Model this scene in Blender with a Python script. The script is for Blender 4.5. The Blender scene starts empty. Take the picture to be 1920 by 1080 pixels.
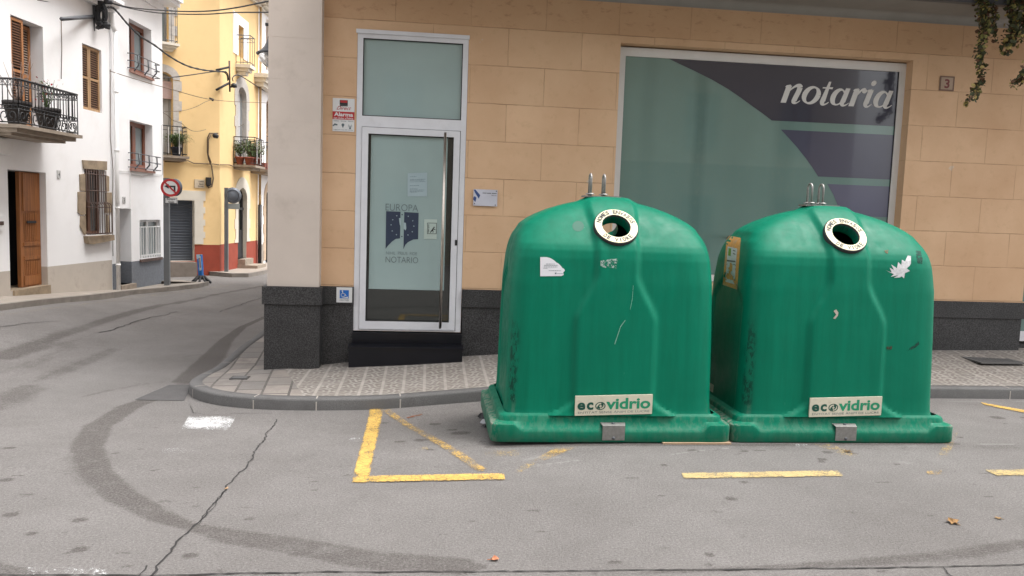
import bpy, bmesh, math, random
import numpy as np
from mathutils import Vector, Matrix
random.seed(7)
R = math.radians
scene = bpy.context.scene

# ------------------------------------------------------------------ camera
F_PX, PITCH, ROLL, YAW, CAM_Z = 1446.0, -0.0931, 0.0348, -0.1105, 1.63
cp, sp = math.cos(PITCH), math.sin(PITCH)
cr, sr = math.cos(ROLL), math.sin(ROLL)
cy, sy = math.cos(YAW), math.sin(YAW)
_r = Vector((cy, sy, 0)); FWD = Vector((-sy*cp, cy*cp, sp)); _u = _r.cross(FWD)
RGT = cr*_r + sr*_u; UPV = -sr*_r + cr*_u
CAM = Vector((0, 0, CAM_Z))
cam_data = bpy.data.cameras.new("camera"); cam = bpy.data.objects.new("camera", cam_data)
scene.collection.objects.link(cam)
cam_data.sensor_width = 36.0; cam_data.lens = 36.0*F_PX/1920.0
cam_data.clip_start = 0.05; cam_data.clip_end = 2000
m = Matrix((RGT, UPV, -FWD)).transposed().to_4x4(); m.translation = CAM
cam.matrix_world = m
scene.camera = cam

# ------------------------------------------------------------------ sky and sun (bright overcast)
SUN_EL, SUN_AZ = 66.0, 100.0     # azimuth measured from +Y towards +X
world = bpy.data.worlds.new("World"); scene.world = world; world.use_nodes = True
wn, wl = world.node_tree.nodes, world.node_tree.links
bg = wn["Background"]
sky = wn.new("ShaderNodeTexSky"); sky.sky_type = 'NISHITA'; sky.sun_disc = False
sky.sun_elevation = R(SUN_EL); sky.sun_rotation = R(SUN_AZ)
sky.dust_density = 4.0; sky.air_density = 1.0; sky.ozone_density = 1.0
hs = wn.new("ShaderNodeHueSaturation"); hs.inputs['Saturation'].default_value = 0.12
hs.inputs['Value'].default_value = 1.5
wl.new(sky.outputs[0], hs.inputs['Color']); wl.new(hs.outputs[0], bg.inputs[0])
bg.inputs[1].default_value = 0.15
sd = bpy.data.lights.new("sun", 'SUN'); sd.energy = 1.5; sd.angle = R(30); sd.color = (1, 0.965, 0.92)
sun = bpy.data.objects.new("sun", sd); scene.collection.objects.link(sun)
sv = Vector((math.sin(R(SUN_AZ))*math.cos(R(SUN_EL)), math.cos(R(SUN_AZ))*math.cos(R(SUN_EL)), math.sin(R(SUN_EL))))
sun.rotation_euler = (-sv).to_track_quat('-Z', 'Y').to_euler(); sun.location = (0, 0, 30)
scene.view_settings.view_transform = 'Standard'; scene.view_settings.look = 'None'
scene.view_settings.gamma = 1.0; scene.view_settings.exposure = 0.85

# ------------------------------------------------------------------ survey helpers (photo measurements -> metres on real planes)
def ray(x, y): return FWD + RGT*((x-960)/F_PX) + UPV*((540-y)/F_PX)
def on_z(x, y, z=0.0):
    d = ray(x, y); return CAM + d*((z-CAM_Z)/d.z)
def at_y(x, y, Y):
    d = ray(x, y); return CAM + d*(Y/d.y)
def ss(t):
    t = min(1, max(0, t)); return t*t*(3-2*t)
def road_z(X, Y):
    return -0.16*ss((1.6-X)/2.2)*ss((Y-4.6)/2.2) + 0.22*ss((-3.4-X)/2.4)*ss((15.8-Y)/4.2)
def on_road(x, y, dz=0.0):
    z = 0
    for _ in range(12):
        p = on_z(x, y, z+dz); z = 0.5*z+0.5*road_z(p.x, p.y)
    p = on_z(x, y, z+dz); return p

class Frame:
    """a vertical wall plane: s runs along it, n points out of it"""
    def __init__(s, O, az):
        a = R(az); s.O = Vector((O[0], O[1], 0)); s.d = Vector((math.sin(a), math.cos(a), 0)); s.n = Vector((math.cos(a), -math.sin(a), 0))
    def pt(s, a, z, o=0.0): return s.O + s.d*a + s.n*o + Vector((0, 0, z))
    def px(s, x, y, o=0.0):
        d = ray(x, y); O = s.O + s.n*o; t = (O-CAM).dot(s.n)/d.dot(s.n); p = CAM+d*t
        return (p-s.O).dot(s.d), p.z
FW = Frame((0, 8.42), 90)
KA = (-6.06, 15.63)
FA = Frame(KA, 7); FB = Frame(KA, 5)
KY = (-5.329, 20.58)
FY1 = Frame(KY, 58); FY2 = Frame(KY, 4)

# ------------------------------------------------------------------ object helpers
def tag(o, label=None, cat=None, group=None, kind=None):
    if label: o['label'] = label
    if cat: o['category'] = cat
    if group: o['group'] = group
    if kind: o['kind'] = kind
    return o
def thing(name, loc, label, cat, group=None):
    o = bpy.data.objects.new(name, None); scene.collection.objects.link(o)
    o.empty_display_size = 0.1; o.location = loc
    return tag(o, label, cat, group)
def wloc(o):
    v = Vector((0, 0, 0))
    while o is not None: v = v + Vector(o.location); o = o.parent
    return v
class MB:
    def __init__(s): s.v = []; s.f = []; s.m = []; s.sm = []
    def add(s, verts, faces, mi=0, smooth=False):
        b = len(s.v); s.v += [Vector(p) for p in verts]
        for f in faces: s.f.append([b+i for i in f]); s.m.append(mi); s.sm.append(smooth)
    def quad(s, a, b, c, d, mi=0): s.add([a, b, c, d], [(0, 1, 2, 3)], mi)
    def poly(s, pts, mi=0): s.add(pts, [tuple(range(len(pts)))], mi)
    def hexa(s, p, mi=0):
        s.add(p, [(0, 3, 2, 1), (4, 5, 6, 7), (0, 1, 5, 4), (1, 2, 6, 5), (2, 3, 7, 6), (3, 0, 4, 7)], mi)
    def box(s, x0, x1, y0, y1, z0, z1, mi=0):
        s.hexa([Vector(q) for q in ((x0, y0, z0), (x1, y0, z0), (x1, y1, z0), (x0, y1, z0), (x0, y0, z1), (x1, y0, z1), (x1, y1, z1), (x0, y1, z1))], mi)
    def fbox(s, F, s0, s1, z0, z1, o0, o1, mi=0):
        P = F.pt
        s.hexa([P(s0, z0, o1), P(s1, z0, o1), P(s1, z0, o0), P(s0, z0, o0), P(s0, z1, o1), P(s1, z1, o1), P(s1, z1, o0), P(s0, z1, o0)], mi)
    def fprism(s, F, poly, o0, o1, mi=0):
        n = len(poly)
        a = [F.pt(q[0], q[1], o1) for q in poly]; b = [F.pt(q[0], q[1], o0) for q in poly]
        s.add(a+b, [tuple(range(n)), tuple(range(2*n-1, n-1, -1))] + [(i, i+n, (i+1) % n+n, (i+1) % n) for i in range(n)], mi)
    def tube(s, pts, r, n=8, mi=0, cap=True):
        pts = [Vector(p) for p in pts]; rings = []; N = len(pts)
        prev = None
        for i, p in enumerate(pts):
            t = (pts[min(i+1, N-1)]-pts[max(i-1, 0)])
            if t.length < 1e-9: t = Vector((0, 0, 1))
            t.normalize()
            if prev is None:
                a = Vector((0, 0, 1)) if abs(t.z) < 0.9 else Vector((1, 0, 0))
                u = t.cross(a).normalized()
            else:
                u = (prev - t*prev.dot(t)); u.normalize()
            prev = u; w = t.cross(u)
            rr = r[i] if isinstance(r, (list, tuple)) else r
            rings.append([p+(u*math.cos(2*math.pi*k/n)+w*math.sin(2*math.pi*k/n))*rr for k in range(n)])
        vs = [q for rg in rings for q in rg]; fs = []
        for i in range(N-1):
            for k in range(n):
                fs.append((i*n+k, i*n+(k+1) % n, (i+1)*n+(k+1) % n, (i+1)*n+k))
        if cap: fs.append(tuple(range(n-1, -1, -1))); fs.append(tuple((N-1)*n+k for k in range(n)))
        s.add(vs, fs, mi, True)
    def lathe(s, c, prof, n=32, mi=0, axis=None):
        c = Vector(c); ax = Vector(axis or (0, 0, 1)).normalized()
        a = Vector((1, 0, 0)) if abs(ax.x) < 0.9 else Vector((0, 1, 0))
        u = (a-ax*a.dot(ax)).normalized(); w = ax.cross(u); vs = []
        for r, h in prof:
            for k in range(n):
                t = 2*math.pi*k/n; vs.append(c+ax*h+(u*math.cos(t)+w*math.sin(t))*r)
        fs = []
        for i in range(len(prof)-1):
            for k in range(n): fs.append((i*n+k, i*n+(k+1) % n, (i+1)*n+(k+1) % n, (i+1)*n+k))
        s.add(vs, fs, mi, True)
    def build(s, name, mats, parent=None, smooth=None, **kw):
        off = wloc(parent) if parent else Vector((0, 0, 0))
        me = bpy.data.meshes.new(name)
        me.from_pydata([tuple(p-off) for p in s.v], [], s.f)
        if not isinstance(mats, (list, tuple)): mats = [mats]
        for q in mats: me.materials.append(q)
        for i, p in enumerate(me.polygons):
            p.material_index = s.m[i]; p.use_smooth = s.sm[i] if smooth is None else smooth
        me.update()
        o = bpy.data.objects.new(name, me); scene.collection.objects.link(o); o.parent = parent
        if kw: tag(o, **kw)
        return o

# ------------------------------------------------------------------ materials
def node(nt, t, **kw):
    n = nt.nodes.new(t)
    for k, v in kw.items(): setattr(n, k, v)
    return n
def new_mat(name, rough=0.7, spec=0.5, metal=0.0):
    mt = bpy.data.materials.new(name); mt.use_nodes = True
    b = mt.node_tree.nodes['Principled BSDF']
    b.inputs['Roughness'].default_value = rough; b.inputs['Specular IOR Level'].default_value = spec
    b.inputs['Metallic'].default_value = metal
    return mt, mt.node_tree, b
def noise(nt, co, scale, detail=4, rough=0.6, stretch=None):
    n = node(nt, 'ShaderNodeTexNoise'); n.inputs['Scale'].default_value = scale
    n.inputs['Detail'].default_value = detail; n.inputs['Roughness'].default_value = rough
    if stretch:
        mp = node(nt, 'ShaderNodeMapping'); mp.inputs['Scale'].default_value = stretch
        nt.links.new(co, mp.inputs[0]); co = mp.outputs[0]
    nt.links.new(co, n.inputs['Vector']); return n.outputs['Fac']
def remap(nt, v, a, b, c=0.0, d=1.0):
    n = node(nt, 'ShaderNodeMapRange'); nt.links.new(v, n.inputs[0])
    for i, q in enumerate((a, b, c, d)): n.inputs[i+1].default_value = q
    return n.outputs[0]
def mix(nt, f, a, b, typ='MIX'):
    n = node(nt, 'ShaderNodeMix'); n.data_type = 'RGBA'; n.blend_type = typ
    for s_, v in ((n.inputs[0], f), (n.inputs[6], a), (n.inputs[7], b)):
        if isinstance(v, (int, float)): s_.default_value = v
        elif isinstance(v, (tuple, list)): s_.default_value = (*v[:3], 1)
        else: nt.links.new(v, s_)
    return n.outputs[2]
def mth(nt, op, a, b=None, c=None):
    n = node(nt, 'ShaderNodeMath', operation=op)
    for i, v in enumerate((a, b, c)):
        if v is None: continue
        if isinstance(v, (int, float)): n.inputs[i].default_value = v
        else: nt.links.new(v, n.inputs[i])
    return n.outputs[0]
def geo(nt): return node(nt, 'ShaderNodeNewGeometry').outputs['Position']
def bump(nt, bs, h, strength=0.3, dist=0.01):
    n = node(nt, 'ShaderNodeBump'); n.inputs['Strength'].default_value = strength; n.inputs['Distance'].default_value = dist
    nt.links.new(h, n.inputs['Height']); nt.links.new(n.outputs[0], bs.inputs['Normal'])
def M(name, col, rough=0.7, spec=0.5, metal=0.0, var=0.12, sc=3.0, stretch=None, fine=0.0, fsc=200, bmp=0.0, bsc=80, dirt=None, dsc=1.2, dthr=(0.55, 0.75)):
    mt, nt, b = new_mat(name, rough, spec, metal)
    P = geo(nt)
    lo = tuple(max(0, c*(1-var)) for c in col); hi = tuple(min(1, c*(1+var)) for c in col)
    c = mix(nt, remap(nt, noise(nt, P, sc, 5, 0.6, stretch), 0.3, 0.7), lo, hi)
    if fine:
        f = remap(nt, noise(nt, P, fsc, 2), 0.3, 0.7, 1-fine, 1+fine)
        c = mix(nt, 1.0, c, f, 'MULTIPLY') if False else mix(nt, remap(nt, noise(nt, P, fsc, 2), 0.35, 0.65), tuple(q*(1-fine) for q in col), c)
    if dirt:
        c = mix(nt, remap(nt, noise(nt, P, dsc, 8, 0.7), dthr[0], dthr[1], 0, dirt[3]), c, dirt[:3])
    nt.links.new(c, b.inputs['Base Color'])
    if bmp: bump(nt, b, noise(nt, P, bsc, 4), bmp, 0.004)
    return mt

def wall_block_mat():
    """ochre render scored into 0.8 x 0.4 m blocks"""
    mt, nt, b = new_mat('ochre_render', 0.85, 0.3); P = geo(nt)
    sx = node(nt, 'ShaderNodeSeparateXYZ'); nt.links.new(P, sx.inputs[0]); X, Z = sx.outputs[0], sx.outputs[2]
    jit = noise(nt, P, 6, 3); jj = mth(nt, 'MULTIPLY', mth(nt, 'SUBTRACT', jit, 0.5), 0.012)
    v = mth(nt, 'DIVIDE', mth(nt, 'SUBTRACT', mth(nt, 'ADD', Z, jj), 0.822), 0.4)
    row = mth(nt, 'FLOOR', v); fz = mth(nt, 'FRACT', v)
    odd = mth(nt, 'MULTIPLY', mth(nt, 'FLOORED_MODULO', row, 2.0), 0.5)
    u = mth(nt, 'ADD', mth(nt, 'DIVIDE', mth(nt, 'SUBTRACT', mth(nt, 'ADD', X, jj), 0.805), 0.8), odd)
    fx = mth(nt, 'FRACT', u); cell = mth(nt, 'FLOOR', u)
    dz = mth(nt, 'MULTIPLY', mth(nt, 'MINIMUM', fz, mth(nt, 'SUBTRACT', 1.0, fz)), 0.4)
    dx = mth(nt, 'MULTIPLY', mth(nt, 'MINIMUM', fx, mth(nt, 'SUBTRACT', 1.0, fx)), 0.8)
    # left of the door the blocks have no upright joints
    big = mth(nt, 'MULTIPLY', mth(nt, 'LESS_THAN', X, -0.75), 1.0)
    dx = mth(nt, 'ADD', dx, big)
    dd = mth(nt, 'MINIMUM', dz, mth(nt, 'MULTIPLY', dx, 1.25))
    g = remap(nt, dd, 0.0015, 0.006, 1.0, 0.0)
    wn_ = node(nt, 'ShaderNodeTexWhiteNoise'); wn_.noise_dimensions = '2D'
    cb = node(nt, 'ShaderNodeCombineXYZ'); nt.links.new(cell, cb.inputs[0]); nt.links.new(row, cb.inputs[1]); nt.links.new(cb.outputs[0], wn_.inputs['Vector'])
    base = mix(nt, wn_.outputs['Value'], (0.655, 0.44, 0.277), (0.70, 0.47, 0.298))
    base = mix(nt, remap(nt, noise(nt, P, 1.3, 6), 0.35, 0.7), base, (0.585, 0.372, 0.225))
    base = mix(nt, remap(nt, noise(nt, P, 9, 8, 0.75), 0.55, 0.8, 0, 0.4), base, (0.40, 0.24, 0.13))
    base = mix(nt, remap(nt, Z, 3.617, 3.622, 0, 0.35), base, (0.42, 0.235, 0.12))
    # brown spatter and runs close under the balcony
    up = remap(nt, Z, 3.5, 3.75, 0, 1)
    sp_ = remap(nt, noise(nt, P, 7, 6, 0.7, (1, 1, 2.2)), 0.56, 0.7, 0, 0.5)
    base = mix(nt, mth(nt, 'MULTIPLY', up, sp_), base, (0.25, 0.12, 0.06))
    # a few bare patches
    base = mix(nt, remap(nt, noise(nt, P, 3.1, 3, 0.5), 0.735, 0.74, 0, 0.6), base, (0.6, 0.52, 0.43))
    col = mix(nt, mth(nt, 'MULTIPLY', g, remap(nt, noise(nt, P, 4, 4), 0.35, 0.65, 0.1, 0.62)), base, (0.24, 0.13, 0.07))
    nt.links.new(col, b.inputs['Base Color'])
    h = mth(nt, 'SUBTRACT', mth(nt, 'MULTIPLY', noise(nt, P, 90, 4), 0.25), mth(nt, 'MULTIPLY', g, 1.5))
    bump(nt, b, h, 0.5, 0.006); return mt

def asphalt_mat():
    mt, nt, b = new_mat('asphalt', 0.9, 0.22); P = geo(nt)
    f1 = noise(nt, P, 75, 4, 0.85); f0 = noise(nt, P, 240, 2, 0.9); f2 = noise(nt, P, 0.9, 8, 0.7); f3 = noise(nt, P, 7, 8, 0.78)
    c = mix(nt, remap(nt, f2, 0.32, 0.68), (0.168, 0.156, 0.149), (0.242, 0.228, 0.220))
    c = mix(nt, remap(nt, f1, 0.36, 0.56, 0.65, 0), c, (0.085, 0.078, 0.074))
    c = mix(nt, remap(nt, f1, 0.56, 0.70, 0, 0.7), c, (0.34, 0.325, 0.315))
    c = mix(nt, remap(nt, f0, 0.52, 0.66, 0, 0.55), c, (0.30, 0.285, 0.275))
    c = mix(nt, remap(nt, f0, 0.30, 0.44, 0.5, 0), c, (0.09, 0.083, 0.078))
    c = mix(nt, remap(nt, f3, 0.58, 0.74, 0, 0.45), c, (0.09, 0.08, 0.075))
    c = mix(nt, remap(nt, noise(nt, P, 2.3, 7, 0.75), 0.60, 0.72, 0, 0.35), c, (0.23, 0.215, 0.205))
    at = node(nt, 'ShaderNodeAttribute'); at.attribute_name = 'stain_shade'
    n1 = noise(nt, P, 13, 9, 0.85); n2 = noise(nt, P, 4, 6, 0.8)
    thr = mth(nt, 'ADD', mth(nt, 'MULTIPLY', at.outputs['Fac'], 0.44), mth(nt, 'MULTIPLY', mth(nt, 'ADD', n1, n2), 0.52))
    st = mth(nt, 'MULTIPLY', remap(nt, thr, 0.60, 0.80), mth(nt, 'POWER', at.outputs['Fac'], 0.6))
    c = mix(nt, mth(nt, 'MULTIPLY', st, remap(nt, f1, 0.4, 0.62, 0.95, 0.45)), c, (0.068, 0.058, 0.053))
    at2 = node(nt, 'ShaderNodeAttribute'); at2.attribute_name = 'pale'
    c = mix(nt, mth(nt, 'MULTIPLY', at2.outputs['Fac'], remap(nt, n1, 0.3, 0.6, 0.2, 1)), c, (0.3, 0.29, 0.28))
    nt.links.new(c, b.inputs['Base Color'])
    bump(nt, b, mth(nt, 'ADD', mth(nt, 'ADD', f1, f0), mth(nt, 'MULTIPLY', f3, 0.6)), 0.9, 0.008); return mt

def panot_mat():
    """20 cm hydraulic paving tiles with a raised scroll pattern; old plain slabs round the corner"""
    mt, nt, b = new_mat('paving_tile', 0.85, 0.3); P = geo(nt)
    sx = node(nt, 'ShaderNodeSeparateXYZ'); nt.links.new(P, sx.inputs[0]); X, Y = sx.outputs[0], sx.outputs[1]
    T = 0.2
    u = mth(nt, 'DIVIDE', X, T); v = mth(nt, 'DIVIDE', Y, T)
    fu = mth(nt, 'FRACT', u); fv = mth(nt, 'FRACT', v); cu = mth(nt, 'FLOOR', u); cv = mth(nt, 'FLOOR', v)
    def wn2(a, c_):
        w = node(nt, 'ShaderNodeTexWhiteNoise'); w.noise_dimensions = '2D'; cb = node(nt, 'ShaderNodeCombineXYZ')
        nt.links.new(a, cb.inputs[0]); nt.links.new(c_, cb.inputs[1]); nt.links.new(cb.outputs[0], w.inputs['Vector']); return w.outputs['Value']
    flip = mth(nt, 'GREATER_THAN', wn2(cu, cv), 0.5)
    fu2 = mth(nt, 'ABSOLUTE', mth(nt, 'SUBTRACT', fu, flip))
    def dist(cx, cy_):
        a = mth(nt, 'POWER', mth(nt, 'SUBTRACT', fu2, cx), 2); c_ = mth(nt, 'POWER', mth(nt, 'SUBTRACT', fv, cy_), 2)
        return mth(nt, 'SQRT', mth(nt, 'ADD', a, c_))
    def ringf(d, r, w): return remap(nt, mth(nt, 'ABSOLUTE', mth(nt, 'SUBTRACT', d, r)), w*0.5, w, 1, 0)
    pat = ringf(dist(0.0, 0.0), 0.62, 0.07)
    for q in ((0, 0, 0.36), (1, 1, 0.62), (1, 1, 0.36), (0.5, 0.5, 0.13), (0, 1, 0.2), (1, 0, 0.2)):
        pat = mth(nt, 'MAXIMUM', pat, ringf(dist(q[0], q[1]), q[2], 0.07))
    ed = mth(nt, 'MINIMUM', mth(nt, 'MINIMUM', fu, mth(nt, 'SUBTRACT', 1.0, fu)), mth(nt, 'MINIMUM', fv, mth(nt, 'SUBTRACT', 1.0, fv)))
    edx = mth(nt, 'MINIMUM', fu, mth(nt, 'SUBTRACT', 1.0, fu))
    gr = mth(nt, 'MAXIMUM', remap(nt, ed, 0.02, 0.05, 1, 0), remap(nt, edx, 0.05, 0.09, 1, 0))
    wear = remap(nt, noise(nt, P, 5, 5, 0.7), 0.3, 0.62, 0.25, 1.0)
    base = mix(nt, wn2(cu, cv), (0.150, 0.135, 0.122), (0.205, 0.185, 0.168))
    base = mix(nt, remap(nt, noise(nt, P, 2.2, 6, 0.7), 0.35, 0.7), base, (0.18, 0.155, 0.135))
    tile = mix(nt, mth(nt, 'MULTIPLY', pat, mth(nt, 'MULTIPLY', wear, 0.85)), base, (0.335, 0.31, 0.285))
    tile = mix(nt, mth(nt, 'MULTIPLY', gr, wear), tile, (0.345, 0.315, 0.285))
    # old slabs on the corner
    br = node(nt, 'ShaderNodeTexBrick'); br.inputs['Scale'].default_value = 1.0
    br.inputs['Mortar Size'].default_value = 0.012; br.inputs['Brick Width'].default_value = 0.36; br.inputs['Row Height'].default_value = 0.24
    br.inputs['Color1'].default_value = (0.17, 0.16, 0.15, 1); br.inputs['Color2'].default_value = (0.29, 0.255, 0.225, 1); br.inputs['Mortar'].default_value = (0.075, 0.068, 0.062, 1)
    mp = node(nt, 'ShaderNodeMapping'); mp.inputs['Rotation'].default_value = (0, 0, R(84)); nt.links.new(P, mp.inputs[0]); nt.links.new(mp.outputs[0], br.inputs['Vector'])
    slab = mix(nt, remap(nt, noise(nt, P, 6, 6, 0.7), 0.35, 0.7, 0, 0.6), br.outputs['Color'], (0.17, 0.15, 0.14))
    edge = mth(nt, 'ADD', X, mth(nt, 'MULTIPLY', Y, 0.32))        # where the slabs take over
    sel = mth(nt, 'LESS_THAN', edge, 1.16)
    sel2 = mth(nt, 'MAXIMUM', sel, mth(nt, 'GREATER_THAN', Y, 9.0))
    c = mix(nt, sel2, tile, slab)
    c = mix(nt, remap(nt, noise(nt, P, 1.5, 5, 0.7), 0.55, 0.75, 0, 0.45), c, (0.12, 0.11, 0.105))
    nt.links.new(c, b.inputs['Base Color'])
    bump(nt, b, mth(nt, 'ADD', mth(nt, 'MAXIMUM', pat, gr), noise(nt, P, 60, 3)), 0.35, 0.004); return mt

def green_mat():
    mt, nt, b = new_mat('green_plastic', 0.40, 0.14); 
    tc = node(nt, 'ShaderNodeTexCoord').outputs['Object']; P = geo(nt)
    st = noise(nt, P, 3.0, 6, 0.65, (6, 6, 0.35))
    c = mix(nt, remap(nt, st, 0.3, 0.7), (0.0005, 0.128, 0.072), (0.001, 0.165, 0.096))
    c = mix(nt, remap(nt, noise(nt, P, 1.4, 5), 0.4, 0.72, 0, 0.35), c, (0.001, 0.115, 0.068))
    sx = node(nt, 'ShaderNodeSeparateXYZ'); nt.links.new(tc, sx.inputs[0])
    # grime runs
    runs = remap(nt, noise(nt, P, 4.0, 7, 0.7, (9, 9, 0.5)), 0.58, 0.74, 0, 0.38)
    c = mix(nt, runs, c, (0.002, 0.07, 0.045))
    # road dirt along the foot
    foot = remap(nt, sx.outputs[2], 0.0, 0.13, 0.35, 0.0)
    c = mix(nt, mth(nt, 'MULTIPLY', foot, remap(nt, noise(nt, P, 14, 5), 0.35, 0.65)), c, (0.09, 0.105, 0.085))
    # scratches
    scr = remap(nt, noise(nt, P, 26, 3, 0.8, (1.0, 1, 0.12)), 0.735, 0.76, 0, 0.5)
    c = mix(nt, scr, c, (0.13, 0.33, 0.25))
    at = node(nt, 'ShaderNodeAttribute'); at.attribute_name = 'scuff'
    sc = mth(nt, 'MULTIPLY', at.outputs['Fac'], remap(nt, noise(nt, P, 26, 6, 0.75, (1, 1, 0.35)), 0.46, 0.55))
    c = mix(nt, sc, c, (0.26, 0.25, 0.21))
    at2 = node(nt, 'ShaderNodeAttribute'); at2.attribute_name = 'tar'
    sc2 = mth(nt, 'MULTIPLY', at2.outputs['Fac'], remap(nt, noise(nt, P, 30, 5, 0.8, (1, 1, 0.4)), 0.46, 0.55))
    c = mix(nt, sc2, c, (0.004, 0.05, 0.033))
    nt.links.new(c, b.inputs['Base Color'])
    r_ = remap(nt, noise(nt, P, 11, 5), 0.3, 0.7, 0.36, 0.56); nt.links.new(r_, b.inputs['Roughness'])
    bump(nt, b, mth(nt, 'ADD', mth(nt, 'MULTIPLY', noise(nt, P, 5, 3), 1.0), mth(nt, 'MULTIPLY', noise(nt, P, 220, 2), 0.05)), 0.25, 0.01)
    return mt

def paint_mat(name, col, worn, seed=0.0, crackle=True):
    """road paint worn through to the asphalt"""
    mt, nt, b = new_mat(name, 0.75, 0.3); P = geo(nt)
    mp = node(nt, 'ShaderNodeMapping'); mp.inputs['Location'].default_value = (seed, seed*2, 0); nt.links.new(P, mp.inputs[0]); P2 = mp.outputs[0]
    c = mix(nt, remap(nt, noise(nt, P2, 5, 5), 0.3, 0.7), tuple(q*0.82 for q in col), col)
    if crackle:
        vo = node(nt, 'ShaderNodeTexVoronoi'); vo.feature = 'DISTANCE_TO_EDGE'; vo.inputs['Scale'].default_value = 16
        nt.links.new(P2, vo.inputs['Vector'])
        c = mix(nt, remap(nt, vo.outputs['Distance'], 0.01, 0.05, 0.65, 0), c, (0.2, 0.12, 0.05))
    nt.links.new(c, b.inputs['Base Color'])
    a = mth(nt, 'ADD', mth(nt, 'MULTIPLY', noise(nt, P2, 80, 6, 0.85), 0.72), mth(nt, 'MULTIPLY', noise(nt, P2, 6, 4, 0.7), 0.28))
    at = node(nt, 'ShaderNodeAttribute'); at.attribute_name = 'edge'
    e = remap(nt, at.outputs['Fac'], 0.0, 0.3, -0.06, 0.0)
    a = mth(nt, 'ADD', a, e)
    nt.links.new(remap(nt, a, worn-0.02, worn+0.02), b.inputs['Alpha'])
    return mt

def glass_mat(name, col, rough=0.05, spec=0.5, alpha=None, var=0.06):
    mt, nt, b = new_mat(name, rough, spec); P = geo(nt)
    c = mix(nt, remap(nt, noise(nt, P, 1.2, 3), 0.3, 0.7), tuple(q*(1-var) for q in col), tuple(q*(1+var) for q in col))
    nt.links.new(c, b.inputs['Base Color'])
    b.inputs['Coat Weight'].default_value = 0.6; b.inputs['Coat Roughness'].default_value = 0.03
    return mt

def speck_mat(name, a, b_, sc=260, rough=0.5):
    mt, nt, bs = new_mat(name, rough, 0.5); P = geo(nt)
    c = mix(nt, remap(nt, noise(nt, P, sc, 3, 0.8), 0.42, 0.62), a, b_)
    c = mix(nt, remap(nt, noise(nt, P, 3, 4), 0.4, 0.75, 0, 0.4), c, tuple(q*0.6 for q in a))
    c = mix(nt, remap(nt, noise(nt, P, 18, 6, 0.8), 0.68, 0.74, 0, 0.35), c, (0.2, 0.19, 0.18))
    nt.links.new(c, bs.inputs['Base Color']); bump(nt, bs, noise(nt, P, sc, 2), 0.2, 0.002); return mt

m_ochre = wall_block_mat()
m_asph = asphalt_mat()
m_panot = panot_mat()
m_green = green_mat()
m_pillar = M('pillar_render', (0.58, 0.50, 0.44), 0.85, var=0.05, sc=2, bmp=0.15, bsc=60, dirt=(0.36, 0.3, 0.25, 0.4), dsc=2.5)
m_soffit = M('grey_soffit', (0.27, 0.255, 0.235), 0.85, var=0.08, sc=3, bmp=0.2, bsc=50)
m_granite = speck_mat('dark_granite', (0.009, 0.0088, 0.009), (0.075, 0.072, 0.074), 90, 0.6)
m_blackst = M('black_polished_stone', (0.006, 0.0065, 0.010), 0.28, 0.35, var=0.3, sc=3)
m_walu = M('window_aluminium', (0.66, 0.645, 0.635), 0.5, var=0.04, sc=6)
m_alu = M('white_aluminium', (0.68, 0.68, 0.715), 0.45, 0.5, var=0.04, sc=6, dirt=(0.42, 0.41, 0.4, 0.3), dsc=5)
m_steel = M('brushed_steel', (0.62, 0.56, 0.50), 0.32, metal=1.0, var=0.1, sc=30)
m_zinc = M('zinc_steel', (0.30, 0.295, 0.285), 0.55, metal=0.9, var=0.15, sc=40)
m_film = glass_mat('frosted_film_glass', (0.30, 0.395, 0.39), 0.12)
m_film2 = glass_mat('frosted_window_film', (0.15, 0.24, 0.215), 0.10)
def _bands():
    # soft darker upright bands and a darker lower zone in the film colour
    nt = m_film2.node_tree; b = nt.nodes['Principled BSDF']; lk = b.inputs['Base Color'].links[0]; c = lk.from_socket; P = geo(nt)
    sx = node(nt, 'ShaderNodeSeparateXYZ'); nt.links.new(P, sx.inputs[0])
    wob = mth(nt, 'MULTIPLY', mth(nt, 'SUBTRACT', noise(nt, P, 2.5, 4), 0.5), 0.1)
    X = mth(nt, 'ADD', sx.outputs[0], wob)
    for x0, w, k in ((3.02, .10, .5), (4.02, .16, .28), (2.42, .12, .2), (3.5, .2, .12)):
        c = mix(nt, remap(nt, mth(nt, 'ABSOLUTE', mth(nt, 'SUBTRACT', X, x0)), w*.3, w, k, 0), c, (.07, .125, .112))
    c = mix(nt, remap(nt, mth(nt, 'ADD', sx.outputs[2], mth(nt, 'MULTIPLY', wob, .3)), 2.28, 2.31, .45, 0), c, (.095, .185, .172))
    c = mix(nt, remap(nt, noise(nt, P, 16, 6, .7), .5, .7, 0, .3), c, (.15, .22, .18))
    nt.links.new(c, b.inputs['Base Color'])
_bands()
m_dglass = glass_mat('dark_clear_glass', (0.018, 0.022, 0.020), 0.03)
m_slate = glass_mat('slate_vinyl', (0.030, 0.030, 0.050), 0.14)
m_slate2 = glass_mat('slate_vinyl_painted_sheen', (0.062, 0.063, 0.102), 0.14)  # slate vinyl paled so its colour carries the reflected light
m_slate3 = glass_mat('slate_vinyl_more_painted_sheen', (0.10, 0.102, 0.16), 0.14)  # same vinyl paled further, reflection painted into the colour
m_gasket = M('black_gasket', (0.012, 0.012, 0.012), 0.6)
m_vinylw = M('white_vinyl', (0.62, 0.60, 0.58), 0.5, var=0.03)
m_ink = M('dark_ink', (0.02, 0.02, 0.022), 0.6)
m_inkg = M('grey_ink', (0.10, 0.135, 0.15), 0.6)
m_navy = M('navy_ink', (0.022, 0.035, 0.07), 0.5)
m_paper = M('white_paper', (0.60, 0.60, 0.63), 0.8, var=0.04)
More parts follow.
